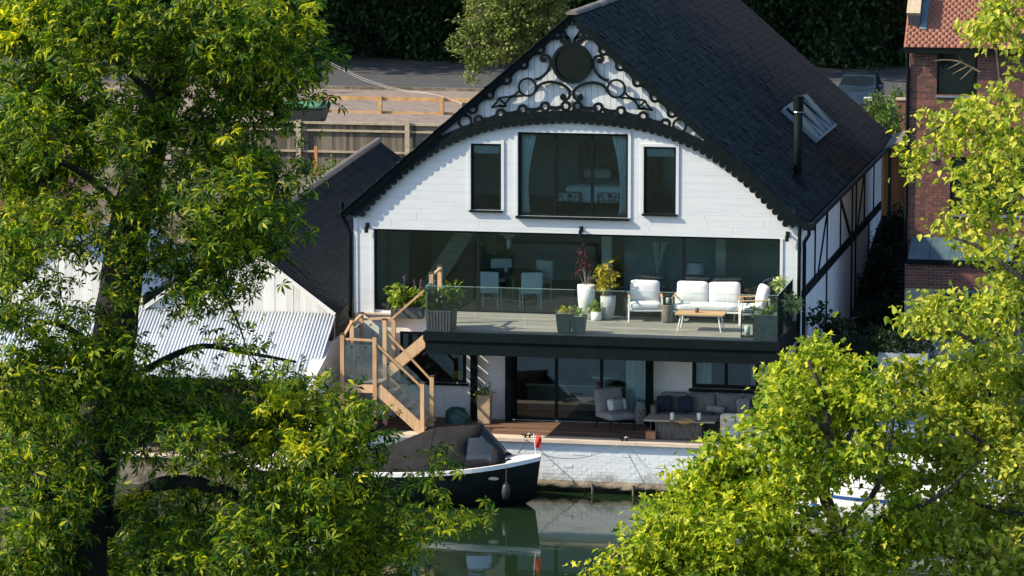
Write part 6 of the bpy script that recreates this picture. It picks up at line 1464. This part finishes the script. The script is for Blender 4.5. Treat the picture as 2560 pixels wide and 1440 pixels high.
mb = MB(); mb.add([(c[0]-1.8,13.8,c[2]+1.1),(c[0]-1.8,20.2,c[2]+1.1),(c[0]+.6,20.2,c[2]-.3),(c[0]+.6,13.8,c[2]-.3)], [(0,1,2,3)]); mb.add([(c[0]-1.8,13.8,c[2]+1.1),(c[0]-1.8,20.2,c[2]+1.1),(c[0]-4.2,20.2,c[2]-.3),(c[0]-4.2,13.8,c[2]-.3)], [(3,2,1,0)]); mb.build('roof', M['red_tile'], RS)

# ---------------------------------------------------------------- the big chestnut on the near bank, left
def dblob(px, py, r, d, w=1.0, flat=1.0):
    c = at_d(px, py, d); k = d/F_PX; return (c, (r*k, max(.35, r*k*1.1), r*k*flat), w)
CD = 48.0
base = at_d(215, 1440, CD); trunk_base = (base[0]-.15, base[1], -.15)
CT = thing('chestnut_tree', 'large horse chestnut with fan leaves and dark leaning trunk on the near bank', 'tree', trunk_base)
mb = MB()
tp_ = [trunk_base]+[tuple(at_d(px, py, CD)) for px, py in ((205,1440),(225,1250),(255,1050),(285,850),(310,650),(355,430),(410,220),(470,40),(510,-200),(540,-600))]
limb(mb, tp_, .36, .20, 12, .012)
lm1 = [tuple(at_d(px, py, d)) for px, py, d in ((265,1330,48),(310,1275,47.9),(390,1215,47.7),(470,1205,47.6),(560,1228,47.6),(620,1262,47.6),(635,1330,47.6),(690,1400,47.5))]
limb(mb, lm1, .125, .05, 9)
for pts, r0 in ((((300,960),(480,870),(600,880),(740,905)),.055),(((310,700),(420,640),(560,600),(680,560)),.07),(((270,900),(170,820),(60,800)),.06),(((330,560),(230,450),(100,380),(-100,300)),.07),(((440,130),(560,150),(700,180)),.07),(((400,260),(300,160),(180,80)),.06),(((545,700),(600,820),(640,960)),.02),(((600,1245),(720,1180),(860,1120),(960,1060)),.05),(((690,1290),(800,1330),(960,1330),(1120,1300)),.04),(((620,1120),(660,1060),(700,1000)),.04),(((760,1180),(860,1200),(960,1230)),.03),(((560,610),(700,640),(790,720)),.02),(((500,-150),(650,-60),(760,40)),.06)):
    d = CD-random.uniform(-.4,.6); limb(mb, [tuple(at_d(px, py, d+random.uniform(-.15,.15))) for px, py in pts], r0, r0*.3, 7)
mb.build('trunk', M['barkgreen'], CT, True)
cb = [(60,60,140,1),(250,80,140,.9),(400,160,100,.8),(570,60,130,1),(700,80,120,1),(775,110,70,.9),(600,200,110,1),(690,260,75,.9),(740,200,60,.9),
 (80,250,130,1),(200,320,130,1),(330,330,100,.9),(500,330,100,1),(600,400,100,1),(690,450,75,.9),(560,520,110,1.1),(640,520,90,1),(430,470,80,.7),(120,440,90,.8),(250,480,60,.6),(30,560,80,1),(150,560,70,.7),
 (620,610,80,.9),(510,660,80,1),(420,640,70,.8),(660,680,45,.6),(560,690,70,.9),(600,560,70,.9),(470,720,60,.9),(60,700,70,.8),(180,650,45,.5),(480,760,60,.6),(560,740,50,.5),(20,800,80,.9),(0,360,110,1),(60,460,90,1),(20,650,90,1),(150,720,50,.7),(170,820,60,.7),(210,600,60,.8),(180,980,70,.9),(90,330,90,1),(1180,1288,26,.7),(1100,1150,22,.6),(120,830,50,.6),(700,560,50,.8),(690,620,35,.6),
 (290,900,90,1),(130,930,100,.9),(430,930,55,.6),(560,860,45,.45),(640,900,50,.5),(720,900,45,.5),(760,960,45,.6),(640,980,60,.8),(540,1000,80,.9),(440,1010,80,1),(330,980,80,1),(20,950,90,1),
 (700,1040,80,1),(800,1040,70,1),(880,1030,55,1),(940,1050,40,.9),(820,970,40,.7),(60,1080,110,1),(200,1080,90,.9),(360,1090,80,.8),(470,1120,80,.8),(600,1130,90,.9),(740,1130,90,1),(860,1120,70,1),(940,1120,45,.9),
 (100,1230,130,1),(380,1300,90,.8),(500,1300,100,.9),(660,1220,70,.8),(760,1240,90,1),(880,1220,70,.9),(960,1260,45,.8),(1080,1180,30,.7),(1040,1200,25,.6),(620,1380,110,1),(760,1350,100,1),(880,1330,90,1),(980,1320,60,.9),(1060,1300,40,.8),(1140,1295,32,.7),(950,1400,80,.9),
 (60,1380,130,1),(240,1400,110,.9),(420,1420,110,1),(820,1430,100,1),(1000,1440,50,.7)]
cbf = [(290,760,60,.8),(330,560,70,.9),(270,900,70,.9),(380,360,70,.8),(250,1060,70,.9),(440,200,50,.7),(480,40,70,.9),(200,1180,60,.6),(330,660,50,.7),(400,500,60,.9)]
blobs = [dblob(px, py, r, CD+random.uniform(-1.5,1.0), w) for px, py, r, w in cb]+[dblob(px, py, r, CD-1.0, w) for px, py, r, w in cbf]
o, tips = foliage('crown', CT, blobs, M['lf_chest'], .135, 'palmate', 105, 10, .16, upbias=.7); twigs('twigs', CT, tips, M['barkgreen'], .016, .5)
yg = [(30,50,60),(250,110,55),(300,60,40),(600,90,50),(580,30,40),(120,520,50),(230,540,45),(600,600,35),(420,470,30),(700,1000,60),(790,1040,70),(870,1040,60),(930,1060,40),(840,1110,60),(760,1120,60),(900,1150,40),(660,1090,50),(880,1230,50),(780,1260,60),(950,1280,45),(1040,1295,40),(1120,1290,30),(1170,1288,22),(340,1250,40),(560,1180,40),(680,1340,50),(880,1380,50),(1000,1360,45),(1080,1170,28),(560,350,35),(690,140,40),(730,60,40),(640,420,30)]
o, tips = foliage('sun_tinted_sprays', CT, [dblob(px, py, r, CD-.6+random.uniform(-.5,.3), 1) for px, py, r in yg], M['lf_chest_lit'], .135, 'palmate', 80, 8, .15, upbias=.8)  # sprays with sunlight painted into their leaf colour
# the rest of the same crown, above and left of the picture, shades it
ob = [dblob(px, py, 300, CD+random.uniform(-.5,1.5), .4) for px, py in ((0,-330),(350,-350),(650,-320),(250,-700),(550,-720))]
foliage('upper_crown', CT, ob, M['lf_chest'], .24, 'palmate', 12, 8, .25)

# ---------------------------------------------------------------- bright trees at the right
MD = 44.5
mbase = at_d(2080, 1440, MD); MT = thing('maple_tree', 'sunlit yellow-green maple filling the lower right corner', 'tree', (mbase[0], mbase[1], -.12))
mb = MB()
limb(mb, [(mbase[0], mbase[1], -.2)]+[tuple(at_d(px, py, MD)) for px, py in ((2085,1440),(2095,1330),(2060,1230),(2075,1130),(2060,1000),(2020,900))], .13, .02, 9)
for pts in (((2090,1380),(1950,1300),(1780,1280),(1640,1330)),((2060,1240),(1960,1200),(1840,1170),(1740,1180)),((2080,1150),(2130,1080),(2160,1000)),((2070,1080),(1990,1010),(1930,960)),((2095,1330),(2180,1240),(2220,1130),(2240,1000)),((2100,1400),(1900,1400),(1700,1400),(1550,1420)),((2200,1300),(2330,1250),(2450,1150))):
    limb(mb, [tuple(at_d(px, py, MD+random.uniform(-.2,.3))) for px, py in pts], .05, .012, 6)
mb.build('trunk', M['bark'], MT, True)
mblobs = [(2030,880,45,1),(2070,930,70,1),(1990,950,70,1),(2100,1000,80,1),(1960,1020,75,1),(2150,960,50,1),(1930,1080,60,1),(2040,1080,85,1),(2140,1060,70,.8),(1900,1040,30,.8),(1880,1060,22,.8),
 (1790,1160,65,1),(1880,1170,80,1),(1980,1160,75,1),(1720,1200,50,1),(1840,1240,90,1),(1740,1270,80,1),(1940,1260,80,.9),(1660,1300,60,1),(1620,1330,40,1),(1700,1340,80,1),(1830,1340,90,1),(1930,1340,80,.9),(1580,1380,55,1),(1660,1410,80,1),(1520,1410,40,1),(1780,1420,90,1),(1900,1420,80,1),(2020,1380,60,.8),(1480,1430,25,.9),(1980,1440,60,1),
 (2100,1180,45,.5),(2000,1090,60,1),(2120,1360,60,.7),(2180,1400,80,.9),(2250,1330,80,.9),(2140,1130,60,.9),(2190,1160,60,.8),(2230,1080,40,.8),(2180,1000,50,.9),(2080,1160,55,.7),(2250,1180,50,.9),(2060,1340,50,.8),(2150,1310,45,.6),(2240,1260,55,.8),(2010,1200,50,.8),(2080,1430,60,1.2),(2040,1290,35,.8),(2110,1400,50,1.2)]
bl = [dblob(px, py, r, MD+random.uniform(-1.0,1.0), w) for px, py, r, w in mblobs]
o, tips = foliage('crown', MT, bl, M['lf_maple'], .098, 'lobed', 190, 28, .11, upbias=.5); twigs('twigs', MT, tips, M['bark'], .012, .4)
LD = 45.5
lbase = at_d(2700, 1440, LD); LT_ = thing('lime_tree', 'tall pale yellow-green tree reaching in from the right edge', 'tree', (lbase[0], lbase[1], -.12))
mb = MB(); limb(mb, [(lbase[0], lbase[1], -.2)]+[tuple(at_d(px, py, LD)) for px, py in ((2700,1400),(2690,1000),(2680,500),(2670,0),(2660,-500))], .30, .14, 9)
for pts in (((2690,1050),(2550,960),(2440,860),(2330,800),(2260,790)),((2685,800),(2560,700),(2450,620),(2370,590)),((2680,600),(2560,500),(2450,470),(2390,520)),((2680,420),(2540,330),(2420,290),(2310,340)),((2675,200),(2570,100),(2480,60),(2450,80)),((2690,1200),(2500,1130),(2380,1050),(2280,960)),((2690,1300),(2520,1280),(2380,1240)),((2515,380),(2505,250),(2490,110))):
    limb(mb, [tuple(at_d(px, py, LD+random.uniform(-.2,.2))) for px, py in pts], .05, .012, 6)
mb.build('trunk', M['bark'], LT_, True)
tw = MB(); limb(tw, [tuple(at_d(*q, LD-.3)) for q in ((2450,180),(2400,155),(2365,150),(2335,152))], .014, .004, 5)
for a, b in (((2420,165),(2380,185)),((2400,157),(2370,172)),((2410,160),(2395,140)),((2430,172),(2400,200))): limb(tw, [tuple(at_d(*a, LD-.3)), tuple(at_d(*b, LD-.35))], .008, .003, 4)
tw.build('bare_twig', M['twig'], LT_)
lb_ = [(2520,30,70,1),(2470,70,50,1),(2450,105,25,1),(2550,110,40,.9),(2540,170,25,.8),(2500,260,45,1),(2440,250,35,1),(2400,290,45,1),(2340,320,40,1),(2300,370,35,1),(2275,420,22,.9),(2450,330,60,1),(2530,330,60,.9),(2380,360,40,.9),(2440,420,45,1),(2500,440,55,1),(2550,480,50,1),(2420,500,35,1),(2480,540,55,1),(2410,560,45,1),(2350,570,25,1),(2545,600,50,1),(2470,620,45,1),(2420,620,25,1),(2530,690,50,1),(2480,720,35,.9),
 (2280,790,35,1),(2330,780,45,1),(2390,790,45,1),(2450,790,45,1),(2520,780,50,1),(2330,830,35,.9),(2400,850,35,.9),(2500,860,45,1),(2440,920,45,1),(2540,940,60,1),(2370,930,35,.9),(2240,930,35,1),(2290,940,40,1),(2340,980,50,1),(2430,1000,70,1),(2530,1040,70,1),(2260,1010,45,1),(2340,1060,60,1),(2450,1110,70,1),(2540,1150,60,1),(2330,1150,60,.9),(2400,1200,70,1),(2520,1240,70,.9),(2280,1230,45,.8),(2330,1290,60,.9),(2440,1300,80,1),(2550,1330,60,.9),(2360,1380,80,1),(2480,1410,80,1),(2560,1430,60,1)]
bl = [dblob(px, py, r, LD+random.uniform(-1.0,1.0), w*(1.5 if py > 750 else .95)) for px, py, r, w in lb_]+[dblob(2760,y_,160,LD,.5) for y_ in (-150,200,600,950,1300)]
o, tips = foliage('crown', LT_, bl, M['lf_lime'], .085, 'broad', 150, 26, .105, upbias=.5); twigs('twigs', LT_, tips, M['twig'], .011, .35)
